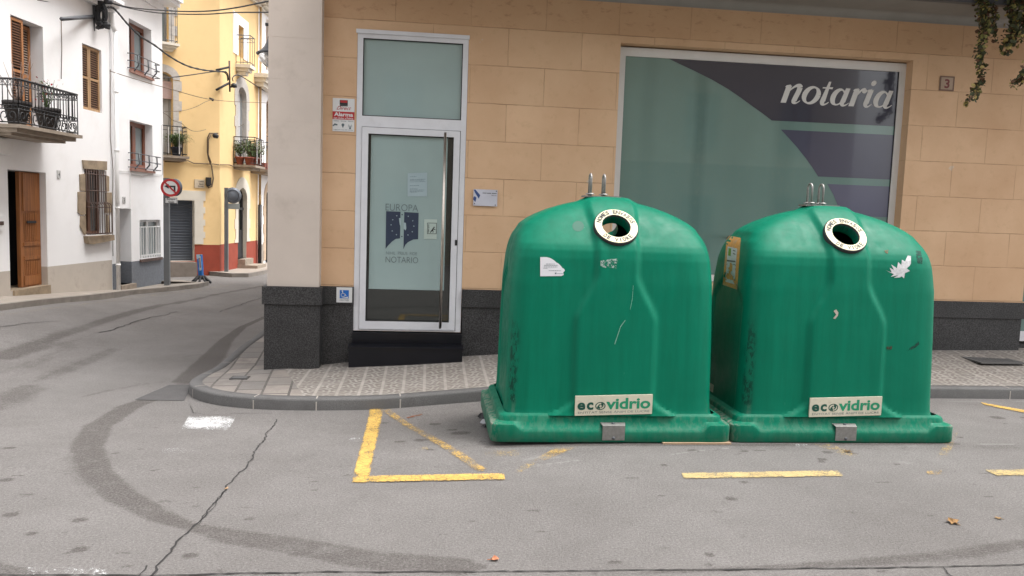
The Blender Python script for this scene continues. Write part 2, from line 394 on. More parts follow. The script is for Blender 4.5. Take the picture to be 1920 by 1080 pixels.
m_paperg = M('film_paper', (0.33, 0.42, 0.45), 0.7, var=0.04)
m_red = M('sign_red', (0.42, 0.02, 0.025), 0.4, var=0.06)
m_blue = M('sign_blue', (0.01, 0.13, 0.48), 0.4, var=0.08)
m_signw = M('sign_white', (0.66, 0.66, 0.66), 0.45, var=0.04)
m_cream = M('cream_plate', (0.56, 0.53, 0.42), 0.5, var=0.06, dirt=(0.3, 0.27, 0.18, 0.4), dsc=20)
m_ringy = M('cream_ring', (0.70, 0.62, 0.40), 0.5, var=0.1, dirt=(0.35, 0.25, 0.12, 0.35), dsc=10)
m_ecod = M('dark_green_ink', (0.0, 0.065, 0.045), 0.5)
m_ecog = M('green_ink', (0.005, 0.24, 0.12), 0.5)
m_kerb = M('kerb_concrete', (0.125, 0.121, 0.12), 0.85, var=0.15, sc=5, fine=0.25, fsc=120, bmp=0.3, dirt=(0.06, 0.055, 0.05, 0.6), dsc=3)
m_kerb2 = M('old_kerb_stone', (0.24, 0.215, 0.19), 0.9, var=0.2, sc=4, bmp=0.4, dirt=(0.09, 0.08, 0.07, 0.7), dsc=3)
m_slabp = M('old_pavement', (0.33, 0.29, 0.25), 0.9, var=0.15, sc=3, fine=0.15, fsc=60, dirt=(0.2, 0.175, 0.15, 0.6), dsc=2)
m_yel = paint_mat('yellow_paint', (0.58, 0.375, 0.10), 0.455)
m_yelw = paint_mat('worn_yellow_paint', (0.56, 0.36, 0.10), 0.525, 3)
m_yelp = paint_mat('pale_yellow_paint', (0.47, 0.36, 0.17), 0.46, 7, False)
m_yelx = paint_mat('faint_yellow_paint', (0.55, 0.38, 0.12), 0.56, 5, False)
m_whp = paint_mat('white_road_paint', (0.62, 0.62, 0.62), 0.485, 2, False)
m_whx = paint_mat('faint_white_paint', (0.7, 0.7, 0.7), 0.56, 9, False)
m_tar = M('crack_tar', (0.022, 0.02, 0.02), 0.8)
m_patch = M('asphalt_patch', (0.095, 0.09, 0.09), 0.9, var=0.15, sc=8, fine=0.3, fsc=120)
m_white = M('white_render', (0.86, 0.86, 0.87), 0.9, var=0.02, sc=1.2, stretch=(1, 1, 0.4), bmp=0.12, bsc=25, dirt=(0.62, 0.6, 0.58, 0.30), dsc=1.5, dthr=(0.5, 0.8))
m_beigeb = M('beige_base_render', (0.50, 0.45, 0.395), 0.9, var=0.06, sc=3, bmp=0.2, bsc=30, dirt=(0.33, 0.28, 0.24, 0.6), dsc=3, dthr=(0.55, 0.7))
m_greyb = M('grey_base_render', (0.165, 0.18, 0.205), 0.9, var=0.15, sc=25, bmp=0.8, bsc=40)
m_redb = M('red_base_render', (0.29, 0.052, 0.028), 0.85, var=0.12, sc=4, dirt=(0.18, 0.05, 0.035, 0.5), dsc=2)
m_ochy = M('yellow_render', (0.78, 0.56, 0.28), 0.88, var=0.05, sc=1.5, bmp=0.1, dirt=(0.55, 0.36, 0.16, 0.35), dsc=1.5)
m_trimw = M('cream_trim', (0.66, 0.62, 0.54), 0.85, var=0.05, sc=4)
m_stone = M('grey_stone_trim', (0.47, 0.44, 0.41), 0.9, var=0.12, sc=14, bmp=0.3, bsc=40)
m_tanst = M('tan_sandstone', (0.29, 0.225, 0.155), 0.9, var=0.25, sc=6, bmp=0.5, bsc=20, dirt=(0.14, 0.1, 0.06, 0.6), dsc=4)
m_slabst = M('balcony_stone', (0.30, 0.25, 0.20), 0.9, var=0.2, sc=5, dirt=(0.12, 0.1, 0.08, 0.6), dsc=3)
m_iron = M('black_iron', (0.016, 0.016, 0.018), 0.55, var=0.2)
m_iron2 = M('grey_iron', (0.085, 0.09, 0.1), 0.5, var=0.1)
m_rust = M('rusty_iron', (0.09, 0.055, 0.045), 0.7, var=0.3, sc=20)
m_wood = M('varnished_shutter_wood', (0.36, 0.155, 0.058), 0.55, var=0.22, sc=3, stretch=(8, 8, 0.8))
m_woodd = M('dark_wood_gap_shade', (0.10, 0.042, 0.02), 0.6, var=0.3, sc=3, stretch=(8, 8, 0.8))  # as shutter slats, darkened to stand in for shaded gaps
m_door = M('weathered_door_wood', (0.30, 0.115, 0.035), 0.6, var=0.35, sc=2.5, stretch=(12, 12, 0.6), dirt=(0.13, 0.06, 0.03, 0.6), dsc=2.5)
m_oldw = M('pale_shutter_wood', (0.40, 0.25, 0.13), 0.7, var=0.2, sc=3, stretch=(8, 8, 0.8))
m_dark = M('dark_interior', (0.012, 0.011, 0.012), 0.9)
m_winglass = glass_mat('house_window_glass', (0.17, 0.21, 0.22), 0.06)
m_curtain = M('white_curtain', (0.5, 0.5, 0.5), 0.9, var=0.1, sc=3, stretch=(20, 20, 0.4))
m_roll = M('slate_blue_roller', (0.07, 0.083, 0.105), 0.5, var=0.08)
m_pvc = M('white_pipe', (0.84, 0.84, 0.84), 0.6, var=0.04)
m_cable = M('black_cable', (0.02, 0.02, 0.022), 0.6)
m_cableb = M('brown_cable', (0.13, 0.09, 0.055), 0.7)
m_leafc = M('plant_leaf', (0.075, 0.12, 0.035), 0.6, var=0.5, sc=30)
m_pot = M('terracotta_pot', (0.22, 0.06, 0.035), 0.8)
m_potd = M('dark_pot', (0.035, 0.03, 0.03), 0.7)

# ------------------------------------------------------------------ lettering
_tc = {}
def glyphs(txt, bold=0.0, shear=0.0):
    key = (txt, bold, shear)
    if key in _tc: return _tc[key]
    cu = bpy.data.curves.new('lettering_source', 'FONT'); cu.body = txt; cu.size = 1; cu.offset = bold; cu.shear = shear; cu.resolution_u = 4
    ob = bpy.data.objects.new('lettering_source', cu); scene.collection.objects.link(ob)
    bpy.context.view_layer.update()
    me = bpy.data.meshes.new_from_object(ob.evaluated_get(bpy.context.evaluated_depsgraph_get()))
    vs = [(v.co.x, v.co.y) for v in me.vertices]; fs = [tuple(p.vertices) for p in me.polygons]
    bpy.data.objects.remove(ob); bpy.data.curves.remove(cu); bpy.data.meshes.remove(me)
    x0 = min(v[0] for v in vs); x1 = max(v[0] for v in vs); y0 = min(v[1] for v in vs); y1 = max(v[1] for v in vs)
    _tc[key] = (vs, fs, x0, x1, y0, y1); return _tc[key]
def put_text(mb, txt, P, u0, u1, v0, v1, bold=0.0, shear=0.0, mi=0):
    """letters fill the box u0..u1, v0..v1; P(u, v) gives the world point"""
    vs, fs, x0, x1, y0, y1 = glyphs(txt, bold, shear)
    mb.add([P(u0+(u1-u0)*(x-x0)/(x1-x0), v0+(v1-v0)*(y-y0)/(y1-y0)) for x, y in vs], fs, mi)
def stroke(mb, P, pts, w, mi=0):
    """flat pen stroke; w = width or list of widths"""
    n = len(pts); L = []; Rr = []
    for i, p in enumerate(pts):
        a = pts[max(i-1, 0)]; c = pts[min(i+1, n-1)]; dx, dy = c[0]-a[0], c[1]-a[1]; l = math.hypot(dx, dy) or 1
        ww = (w[i] if isinstance(w, (list, tuple)) else w)*0.5
        L.append((p[0]-dy/l*ww, p[1]+dx/l*ww)); Rr.append((p[0]+dy/l*ww, p[1]-dx/l*ww))
    vs = [P(*q) for q in L]+[P(*q) for q in Rr]
    mb.add(vs, [(i, n+i, n+i+1, i+1) for i in range(n-1)], mi)
def disc2(mb, P, c, r, ry=None, n=20, mi=0, r_in=0, ry_in=None):
    ry = ry or r
    o = [P(c[0]+r*math.cos(2*math.pi*k/n), c[1]+ry*math.sin(2*math.pi*k/n)) for k in range(n)]
    if r_in:
        ri2 = ry_in or r_in
        i_ = [P(c[0]+r_in*math.cos(2*math.pi*k/n), c[1]+ri2*math.sin(2*math.pi*k/n)) for k in range(n)]
        mb.add(o+i_, [(k, (k+1) % n, n+(k+1) % n, n+k) for k in range(n)], mi)
    else: mb.poly(o, mi)
def fplane(F, o): return lambda u, v: F.pt(u, v, o)

# ------------------------------------------------------------------ ground, kerbs, pavements
def build_road():
    xs = np.concatenate([np.array([-300, -120, -60, -30, -18, -12]), np.arange(-9, -3.2, 0.10), np.arange(-3.2, 6.6, 0.024), np.arange(6.7, 10, 0.3), np.array([12, 18, 30, 60, 120, 300])])
    ys = np.concatenate([np.array([-300, -100, -40, -15, -5, 0, 1, 2]), np.arange(2.3, 7.6, 0.024), np.arange(7.6, 21, 0.10), np.arange(21.2, 30, 0.6), np.array([32, 36, 45, 60, 120, 300])])
    X, Y = np.meshgrid(xs, ys)
    sm = lambda t: (lambda q: q*q*(3-2*q))(np.clip(t, 0, 1))
    Z = -0.16*sm((1.6-X)/2.2)*sm((Y-4.6)/2.2) + 0.22*sm((-3.4-X)/2.4)*sm((15.8-Y)/4.2)
    st = np.zeros_like(X); pale = np.zeros_like(X)
    def seg(arr, pl, strength, edge=0.4):
        pts = []
        for q in pl:
            p = on_road(q[0], q[1]); pts.append((p.x, p.y, q[2]))
        for (ax, ay, aw), (bx, by, bw) in zip(pts[:-1], pts[1:]):
            dx, dy = bx-ax, by-ay; L2 = dx*dx+dy*dy+1e-9
            t = np.clip(((X-ax)*dx+(Y-ay)*dy)/L2, 0, 1); w = aw+(bw-aw)*t
            d = np.hypot(X-ax-t*dx, Y-ay-t*dy)
            v = strength*sm((w-d)/(w*edge))
            np.maximum(arr, v, out=arr)
    # turning tyre sweep
    seg(st, [(345, 728, .05), (300, 742, .10), (235, 765, .14), (185, 798, .15), (163, 838, .145), (178, 885, .13), (228, 930, .12), (300, 968, .10), (350, 985, .06)], 0.68, 0.45)
    seg(st, [(350, 985, .05), (430, 1005, .11), (560, 1025, .12), (700, 1050, .13), (860, 1062, .12), (905, 1062, .04)], 0.6)
    seg(st, [(140, 850, .09), (150, 890, .08), (175, 930, .05)], 0.35)
    seg(st, [(500, 593, .06), (455, 613, .08), (425, 637, .12), (400, 668, .18), (375, 695, .20), (350, 715, .18)], 0.8)
    seg(st, [(700, 500, .06), (512, 533, .10), (400, 553, .10), (300, 573, .12), (210, 597, .13), (120, 625, .16), (50, 652, .2), (0, 668, .22)], 0.7)
    seg(st, [(340, 590, .03), (250, 605, .04), (190, 618, .05), (120, 650, .1), (60, 690, .08)], 0.4)
    seg(st, [(210, 655, .12), (170, 675, .18), (120, 695, .2), (70, 712, .12)], 0.55, 0.6)
    seg(st, [(60, 725, .14), (20, 745, .24), (-30, 760, .3)], 0.6, 0.3)
    seg(st, [(0, 700, .05), (80, 672, .06), (150, 650, .05)], 0.4)
    seg(st, [(330, 712, .03), (260, 722, .04), (200, 733, .05), (150, 745, .03)], 0.45)
    seg(st, [(400, 660, .03), (330, 672, .04), (260, 680, .03)], 0.35)
    seg(st, [(1920, 1020, .1), (1750, 1045, .09), (1500, 1062, .06), (1200, 1074, .03)], 0.6, 0.7)
    seg(st, [(-20, 1066, .1), (60, 1078, .06)], 0.6, 0.6)
    seg(st, [(1920, 760, .1), (1750, 757, .1)], 0.25, 0.9)
    # soft painted shade, with oil, under the kerb and round the containers
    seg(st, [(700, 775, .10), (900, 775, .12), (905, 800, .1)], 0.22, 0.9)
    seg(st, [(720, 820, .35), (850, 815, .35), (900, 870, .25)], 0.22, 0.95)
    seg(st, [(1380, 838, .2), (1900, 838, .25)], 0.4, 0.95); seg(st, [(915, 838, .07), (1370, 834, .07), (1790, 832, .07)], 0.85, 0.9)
    rs = random.Random(3)
    spots = [(815, 795, .055), (790, 825, .07), (862, 812, .10), (848, 806, .05), (750, 828, .05), (806, 843, .04), (905, 828, .03), (1370, 935, .045), (1552, 848, .05),
             (1541, 861, .045), (1540, 866, .035), (1870, 783, .085), (1918, 783, .03), (1885, 794, .02), (1330, 1040, .03), (1245, 872, .03), (1395, 904, .03), (1300, 845, .05), (1340, 843, .035),
             (310, 968, .03), (150, 975, .05), (265, 842, .03), (215, 850, .03), (60, 1000, .04), (20, 965, .05), (18, 840, .06), (10, 900, .06), (150, 1030, .05), (355, 1042, .05), (720, 793, .04), (1240, 930, .02),
             (700, 858, .02), (820, 876, .02), (1395, 846, .03), (1680, 870, .025), (1800, 820, .03), (1600, 850, .03), (1710, 800, .03)]
    for q in spots: seg(st, [(q[0]-3, q[1], q[2]), (q[0]+3, q[1], q[2])], 0.85, 0.7)
    for _ in range(110):
        x, y = rs.uniform(-10, 1920), rs.uniform(800, 1080); r = rs.choice((.012, .016, .022, .03))
        seg(st, [(x, y, r), (x+rs.uniform(-25, 25), y+rs.uniform(-2, 2), r*.7)], rs.uniform(0.3, 0.8), 0.7)
    for _ in range(60):
        x, y = rs.uniform(0, 480), rs.uniform(600, 800); r = rs.choice((.02, .03, .045))
        seg(st, [(x, y, r), (x+rs.uniform(-30, 30), y, r*.6)], rs.uniform(0.15, 0.4), 0.8)
    seg(pale, [(985, 862, .04), (1020, 856, .07), (1050, 858, .03)], 0.5, 0.9)
    seg(pale, [(1260, 852, .008), (1310, 845, .010), (1370, 840, .006)], 0.8)
    seg(pale, [(1010, 872, .006), (1060, 866, .01), (1090, 862, .006)], 0.8)
    seg(pale, [(1690, 866, .05), (1702, 868, .04)], 0.5, 0.9)
    seg(pale, [(1790, 832, .008), (1900, 833, .006)], 0.8)
    seg(pale, [(880, 785, .006), (905, 782, .008)], 0.7)
    seg(pale, [(1750, 753, .01), (1920, 753, .01)], 0.5)
    seg(pale, [(100, 600, .5), (300, 640, .7), (100, 740, .5)], 0.18, 0.9)
    ny, nx = X.shape
    idx = np.arange(nx*ny).reshape(ny, nx)
    faces = np.stack([idx[:-1, :-1], idx[:-1, 1:], idx[1:, 1:], idx[1:, :-1]], -1).reshape(-1, 4)
    me = bpy.data.meshes.new('road')
    me.vertices.add(nx*ny); me.vertices.foreach_set('co', np.stack([X, Y, Z], -1).astype(np.float32).ravel())
    me.loops.add(faces.size); me.loops.foreach_set('vertex_index', faces.ravel().astype(np.int32))
    me.polygons.add(len(faces)); me.polygons.foreach_set('loop_start', np.arange(0, faces.size, 4, dtype=np.int32))
    me.update(calc_edges=True); me.polygons.foreach_set('use_smooth', np.ones(len(faces), bool))
    for nm, a in (('stain_shade', st), ('pale', pale)):
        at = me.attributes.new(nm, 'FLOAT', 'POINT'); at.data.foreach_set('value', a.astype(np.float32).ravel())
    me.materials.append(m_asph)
    o = bpy.data.objects.new('road', me); scene.collection.objects.link(o); tag(o, kind='structure')
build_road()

def ground_poly(name, px, mat, dz=0.004, sub=10):
    """thin painted or tarred patch following the road surface: px is a quad strip outline of 4 corners"""
    c = [on_road(*q) for q in px]; mb = MB(); vs = []; k = sub
    for i in range(k+1):
        a = c[0].lerp(c[1], i/k); b = c[3].lerp(c[2], i/k)
        for j in range(5):
            p = a.lerp(b, j/4); vs.append(Vector((p.x, p.y, road_z(p.x, p.y)+dz)))
    mb.add(vs, [(i*5+j, (i+1)*5+j, (i+1)*5+j+1, i*5+j+1) for i in range(k) for j in range(4)])
    o = mb.build(name, mat); tag(o, kind='structure')
    at = o.data.attributes.new('edge', 'FLOAT', 'POINT'); at.data.foreach_set('value', [min(j, 4-j)/2 if 0 < i < k else 0.15*(min(j, 4-j) > 0) for i in range(k+1) for j in range(5)])
    return o
def crack(px, w, seed=0, jag=0.012, step=0.035, dz=0.005, mat=None, name='road_crack'):
    rs = random.Random(seed); pts = [on_road(*q) for q in px]; P = []
    for a, b in zip(pts[:-1], pts[1:]):
        n = max(1, int((b-a).length/step))
        for i in range(n): P.append(a.lerp(b, i/n))
    P.append(pts[-1]); mb = MB(); vs = []
    off = 0
    for i, p in enumerate(P):
        a = P[max(i-1, 0)]; b = P[min(i+1, len(P)-1)]; t = (b-a); t.z = 0; t.normalize(); nrm = Vector((-t.y, t.x, 0))
        off = off*0.7+rs.uniform(-jag, jag); ww = w*rs.uniform(0.35, 1.2)
        for sgn in (-1, 1):
            q = p+nrm*(off+sgn*ww/2); vs.append(Vector((q.x, q.y, road_z(q.x, q.y)+dz)))
    mb.add(vs, [(2*i, 2*i+1, 2*i+3, 2*i+2) for i in range(len(P)-1)])
    o = mb.build(name, mat or m_tar); tag(o, kind='structure')
crack([(520, 787), (492, 826), (470, 862), (440, 897), (418, 925), (404, 945), (385, 975), (355, 1000), (328, 1030), (305, 1056), (285, 1085)], 0.011, 1)
crack([(416, 925), (395, 955), (370, 985)], 0.006, 5)
crack([(262, 1085), (272, 1062)], 0.008, 6)
crack([(356, 762), (362, 775), (392, 779), (450, 776), (512, 776)], 0.006, 2, 0.006)
crack([(-20, 1079), (300, 1081), (600, 1074), (900, 1073), (1240, 1070), (1430, 1069), (1700, 1065), (1930, 1059)], 0.010, 3, 0.004)
crack([(1770, 1064), (1790, 1085)], 0.010, 4)
crack([(335, 585), (290, 596), (230, 612), (190, 625)], 0.02, 8, 0.03, 0.1)
crack([(0, 613), (60, 605), (110, 603)], 0.02, 9, 0.02, 0.1)
crack([(500, 556), (470, 566), (410, 585)], 0.02, 12, 0.02, 0.1)
ground_poly('asphalt_patch', [(318, 722), (362, 722), (345, 752), (252, 750)], m_patch, 0.004)
crack([(762, 784), (775, 781), (792, 777)], 0.035, 21, 0.012, 0.02, 0.004, M('rust_stain', (.19, .07, .035), .9, var=.4, sc=40))
# painted markings
MK = 'road_marking'
ground_poly(MK, [(694, 764), (719, 765), (690, 899), (660, 906)][::-1] and [(694, 764), (660, 906), (691, 906), (719, 765)], m_yel, 0.006)
ground_poly(MK, [(692, 894), (945, 889), (947, 901), (690, 906)], m_yel, 0.008)
ground_poly(MK, [(717, 771), (732, 769), (916, 885), (893, 889)][0:1]+[(893, 888), (916, 883), (732, 768)], m_yelw, 0.007, 20)
ground_poly(MK, [(1046, 838), (1090, 836), (1015, 867), (985, 872)], m_yelw, 0.006)
ground_poly(MK, [(985, 870), (1012, 867), (975, 888), (955, 889)], m_yelx, 0.006)
ground_poly(MK, [(1278, 888), (1570, 883), (1582, 894), (1282, 899)], m_yelp, 0.006)
ground_poly(MK, [(1846, 882), (1960, 880), (1960, 893), (1868, 893)], m_yelp, 0.006)
ground_poly(MK, [(1838, 755), (1940, 773), (1940, 779), (1846, 760)], m_yel, 0.006)
ground_poly(MK, [(1518, 831), (1550, 830), (1612, 856), (1594, 860)], m_yelx, 0.006)
ground_poly(MK, [(1782, 812), (1800, 805), (1774, 866), (1752, 866)], m_yelx, 0.006)
ground_poly(MK, [(1735, 884), (1766, 882), (1766, 892), (1742, 892)], m_yelw, 0.006)
ground_poly(MK, [(910, 845), (970, 843), (975, 858), (905, 858)], m_yelx, 0.006)
ground_poly(MK, [(765, 845), (800, 838), (805, 846), (770, 852)], m_yelx, 0.006)
ground_poly(MK, [(354, 781), (443, 782), (427, 808), (339, 805)], m_whp, 0.006)
ground_poly(MK, [(304, 840), (386, 841), (372, 852), (300, 853)], m_whx, 0.006)
ground_poly(MK, [(45, 1064), (200, 1066), (205, 1082), (45, 1082)], m_whx, 0.006)
ground_poly(MK, [(1492, 833), (1515, 833), (1513, 839), (1490, 839)], m_whx, 0.006)
ground_poly(MK, [(655, 822), (676, 820), (672, 832), (650, 832)], m_whx, 0.006)

# --- pavement in front of the office, with its kerb
def facade_z(X): 
    pts = [(-4, -0.16), (-1.66, -0.115), (-0.8, -0.005), (0.8, 0.10), (5.9, 0.23), (7.8, 0.26), (14, 0.3)]
    for (a, za), (b, zb) in zip(pts[:-1], pts[1:]):
        if X <= b: return za+(zb-za)*max(0, (X-a))/(b-a)
    return pts[-1][1]
kerb_px = [(905, 752), (800, 760), (700, 768), (620, 770), (540, 770), (470, 768), (420, 763), (385, 759), (360, 754), (350, 746)]
kerb_pts = [on_road(*q) for q in kerb_px]
kerb_r = [Vector((x, 6.91, road_z(x, 6.91))) for x in (12, 9, 7.5, 6, 5, 4, 3, 2.2, 1.4, 0.9)]
back_px = [(349, 733), (364, 716), (385, 703), (410, 688), (450, 652), (473, 637), (505, 612)]
kerb_b = [on_road(*q) for q in back_px]
far_b = [Vector((kerb_b[-1].x-0.05, y, road_z(-2.4, y))) for y in (14, 18, 24, 32, 45)]
kline = kerb_r + kerb_pts + kerb_b + far_b
# resample the kerb line evenly and smooth it
def resample(P, step):
    out = [P[0]]
    for a, b in zip(P[:-1], P[1:]):
        n = max(1, int((b-a).length/step))
        for i in range(1, n+1): out.append(a.lerp(b, i/n))
    return out
KL = resample(kline, 0.12)
for _ in range(6):
    KL = [KL[0]]+[(KL[i-1]+KL[i]*2+KL[i+1])/4 for i in range(1, len(KL)-1)]+[KL[-1]]
NK = len(KL)
def kerb_h(i):
    p = KL[i]
    if p.y > 7.4: return max(0.03, 0.10-0.06*(p.y-7.4))
    return 0.105
inn = []; 
for i, p in enumerate(KL):
    a = KL[max(i-1, 0)]; b = KL[min(i+1, NK-1)]; t = (b-a); t.z = 0; t.normalize(); nn = Vector((t.y, -t.x, 0))   # towards the building
    inn.append(nn)
kb = MB(); vs = []
for i, p in enumerate(KL):
    z0 = road_z(p.x, p.y); h = kerb_h(i); n_ = inn[i]; kw = 0.12
    for (o_, zz) in ((0, -0.08), (0.0, h-0.02), (0.005, h-0.008), (0.016, h-0.001), (0.05, h), (kw, h), (kw, -0.08)):
        vs.append(Vector((p.x, p.y, 0))+n_*o_+Vector((0, 0, z0+zz)))
kb.add(vs, [(i*7+j, i*7+j+1, (i+1)*7+j+1, (i+1)*7+j) for i in range(NK-1) for j in range(6)], 0, False)
tag(kb.build('kerb', m_kerb, smooth=True), kind='structure')
# mortar joints between kerb stones
jm = MB(); acc = 0.0; nxt = 0.35
for i in range(1, NK):
    acc += (KL[i]-KL[i-1]).length
    if acc > nxt and KL[i].y < 9:
        nxt += random.choice((0.62, 0.75, 0.9)) if KL[i].x < 0 else 0.98
        p = KL[i]; z0 = road_z(p.x, p.y); h = kerb_h(i); n_ = inn[i]; t = Vector((-n_.y, n_.x, 0))*0.006
        a = Vector((p.x, p.y, z0))
        q = [a-n_*.002+Vector((0, 0, 0)), a-n_*.002+Vector((0, 0, h-.028)), a+n_*.024+Vector((0, 0, h+.002)), a+n_*.118+Vector((0, 0, h+.002))]
        jm.add([v-t for v in q]+[v+t for v in q], [(0, 1, 5, 4), (1, 2, 6, 5), (2, 3, 7, 6)])
tag(jm.build('kerb_joints', M('kerb_mortar', (0.36, 0.33, 0.3), 0.9)), kind='structure')
# pavement: strips from kerb to wall line
pv = MB(); rows = []
for i, p in enumerate(KL):
    z0 = road_z(p.x, p.y)+kerb_h(i); a = Vector((p.x, p.y, 0))+inn[i]*0.118
    tx, ty = max(p.x, -1.2), max(8.60, p.y)
    zt = facade_z(tx) if ty < 8.7 else -0.12
    row = []
    for k in range(9):
        f = k/8; q = a.lerp(Vector((tx, ty, 0)), f); row.append(Vector((q.x, q.y, z0+(zt-z0)*ss(f)-0.002)))
    rows.append(row)
for r0, r1 in zip(rows[:-1], rows[1:]):
    for k in range(8): pv.quad(r0[k], r0[k+1], r1[k+1], r1[k])
tag(pv.build('pavement', m_panot, smooth=True), kind='structure')
def pave_z(x, y):
    best = None
    for row in rows:
        for q in row:
            d = (q.x-x)**2+(q.y-y)**2
            if best is None or d < best[0]: best = (d, q.z)
    return best[1]
# drain grating in the pavement on the right
g0 = [on_z(1811, 673, 0.17), on_z(1872, 673, 0.17), on_z(1914, 690, 0.155), on_z(1850, 690, 0.155)]
gc = sum(g0, Vector())/4; gc.z = pave_z(gc.x, gc.y)+0.004
gr = thing('drain_grating', gc, 'dark cast iron drain grating let into the tiled pavement behind the right container', 'drain grating')
gw, gd = 0.27, 0.17; mb = MB()
for (x0, x1, y0, y1) in ((-gw, gw, -gd, -gd+.025), (-gw, gw, gd-.025, gd), (-gw, -gw+.025, -gd+.025, gd-.025), (gw-.025, gw, -gd+.025, gd-.025)):
    mb.box(gc.x+x0, gc.x+x1, gc.y+y0, gc.y+y1, gc.z-.01, gc.z+.006)
mb.build('frame', m_kerb, gr)
mb = MB(); mb.box(gc.x-gw+.025, gc.x+gw-.025, gc.y-gd+.025, gc.y+gd-.025, gc.z-.006, gc.z-.001)
for i in range(12):
    for j in range(8):
        x = gc.x-gw+.04+i*(2*gw-.08)/11; y = gc.y-gd+.04+j*(2*gd-.08)/7; mb.box(x-.014, x+.014, y-.013, y+.013, gc.z-.001, gc.z+.005)
mb.build('grate', m_kerb, gr)
# small inspection cover on the corner slabs
pc = on_z(450, 709, -0.06); pc.z = pave_z(pc.x, pc.y)+.004
cv = thing('inspection_cover', pc, 'small dark square cover set in the worn corner paving slabs', 'inspection cover')
mb = MB(); mb.box(pc.x-.085, pc.x+.085, pc.y-.075, pc.y+.075, pc.z-.01, pc.z+.002); mb.build('frame', m_iron, cv)
mb = MB(); mb.box(pc.x-.065, pc.x+.065, pc.y-.06, pc.y+.06, pc.z-.01, pc.z+.005); mb.build('lid', m_kerb, cv)

# --- far pavements
def strip_pave(name, outer, inner, h, mat, kmat, kw=0.12):
    """outer: kerb foot points, inner: matching wall points (with own z)"""
    mb = MB(); k = MB(); n = len(outer)
    for i in range(n-1):
        def top(j):
            p = outer[j]; q = inner[j]; dirv = Vector((q.x-p.x, q.y-p.y, 0)); L = dirv.length or 1
            a = Vector((p.x, p.y, road_z(p.x, p.y)+h)); b = a+dirv/L*min(kw, L*0.5); return a, b, q
        a0, b0, q0 = top(i); a1, b1, q1 = top(i+1)
        k.quad(Vector((a0.x, a0.y, a0.z-h-.1)), Vector((a1.x, a1.y, a1.z-h-.1)), a1, a0); k.quad(a0, a1, b1, b0)
        mb.quad(b0, b1, q1, q0)
    tag(k.build(name+'_kerb', kmat), kind='structure'); tag(mb.build(name, mat), kind='structure')
def wall_foot(F, x, y):
    s, z = F.px(x, y); return F.pt(s, z, -0.02)
lo = [(-260, 640), (-120, 608), (0, 583), (76, 573), (152, 565), (244, 553), (310, 547), (374, 540), (392, 535)]
outer = [on_road(*q) for q in lo]
inner = [FA.pt(-9.5, 0.28, -.02), FA.pt(-6, 0.25, -.02), wall_foot(FA, 0, 555.5), wall_foot(FA, 60, 552), wall_foot(FA, 120, 548.5), wall_foot(FA, 205, 543.5), wall_foot(FB, 250, 541), wall_foot(FB, 303, 532), on_z(372, 529, -0.06)]
strip_pave('left_pavement', outer, inner, 0.09, m_slabp, m_kerb2)
corner_end = [on_z(392, 535, -.07), on_z(372, 529, -.06), on_z(330, 524.5, -.06), on_z(303, 527, -.06), wall_foot(FB, 303, 532)]
mb = MB(); mb.poly([corner_end[4], inner[-1]+Vector((0, 0, .0005)), corner_end[2], corner_end[3]]); tag(mb.build('left_pavement_end', m_slabp), kind='structure')
yo = [(200, 513), (298, 514), (340, 514), (385, 516), (435, 520), (466, 520), (492, 515), (512, 509.5), (560, 497)]
outer = [on_z(q[0], q[1], -0.16) for q in yo]
inner = [FY1.pt(-3.4, -.05, -.02), wall_foot(FY1, 300, 505), wall_foot(FY1, 340, 506), wall_foot(FY1, 389, 509), FY1.pt(0, -.06, -.02), FY2.pt(0.5, -.07, -.02), FY2.pt(2.0, -.08, -.02), FY2.pt(3.4, -.1, -.02), FY2.pt(25, -.12, -.02)]
outer[-1] = FY2.pt(25, -.16, 1.0)
strip_pave('corner_pavement', outer, inner, 0.10, m_slabp, m_kerb2)
# faded yellow edge line along the far kerb
mb = MB(); a = [(-40, 602), (0, 594), (76, 583), (152, 574), (244, 561), (310, 553), (374, 546), (430, 537)]
for q0, q1 in zip(a[:-1], a[1:]):
    p0, p1 = on_road(*q0), on_road(*q1); r0, r1 = on_road(q0[0], q0[1]-3.0), on_road(q1[0], q1[1]-2.2)
    for p in (p0, p1, r0, r1): p.z = road_z(p.x, p.y)+.012
    mb.quad(p0, p1, r1, r0)
tag(mb.build(MK, paint_mat('dusty_yellow_paint', (0.36, 0.28, 0.17), 0.50, 4, False)), kind='structure')

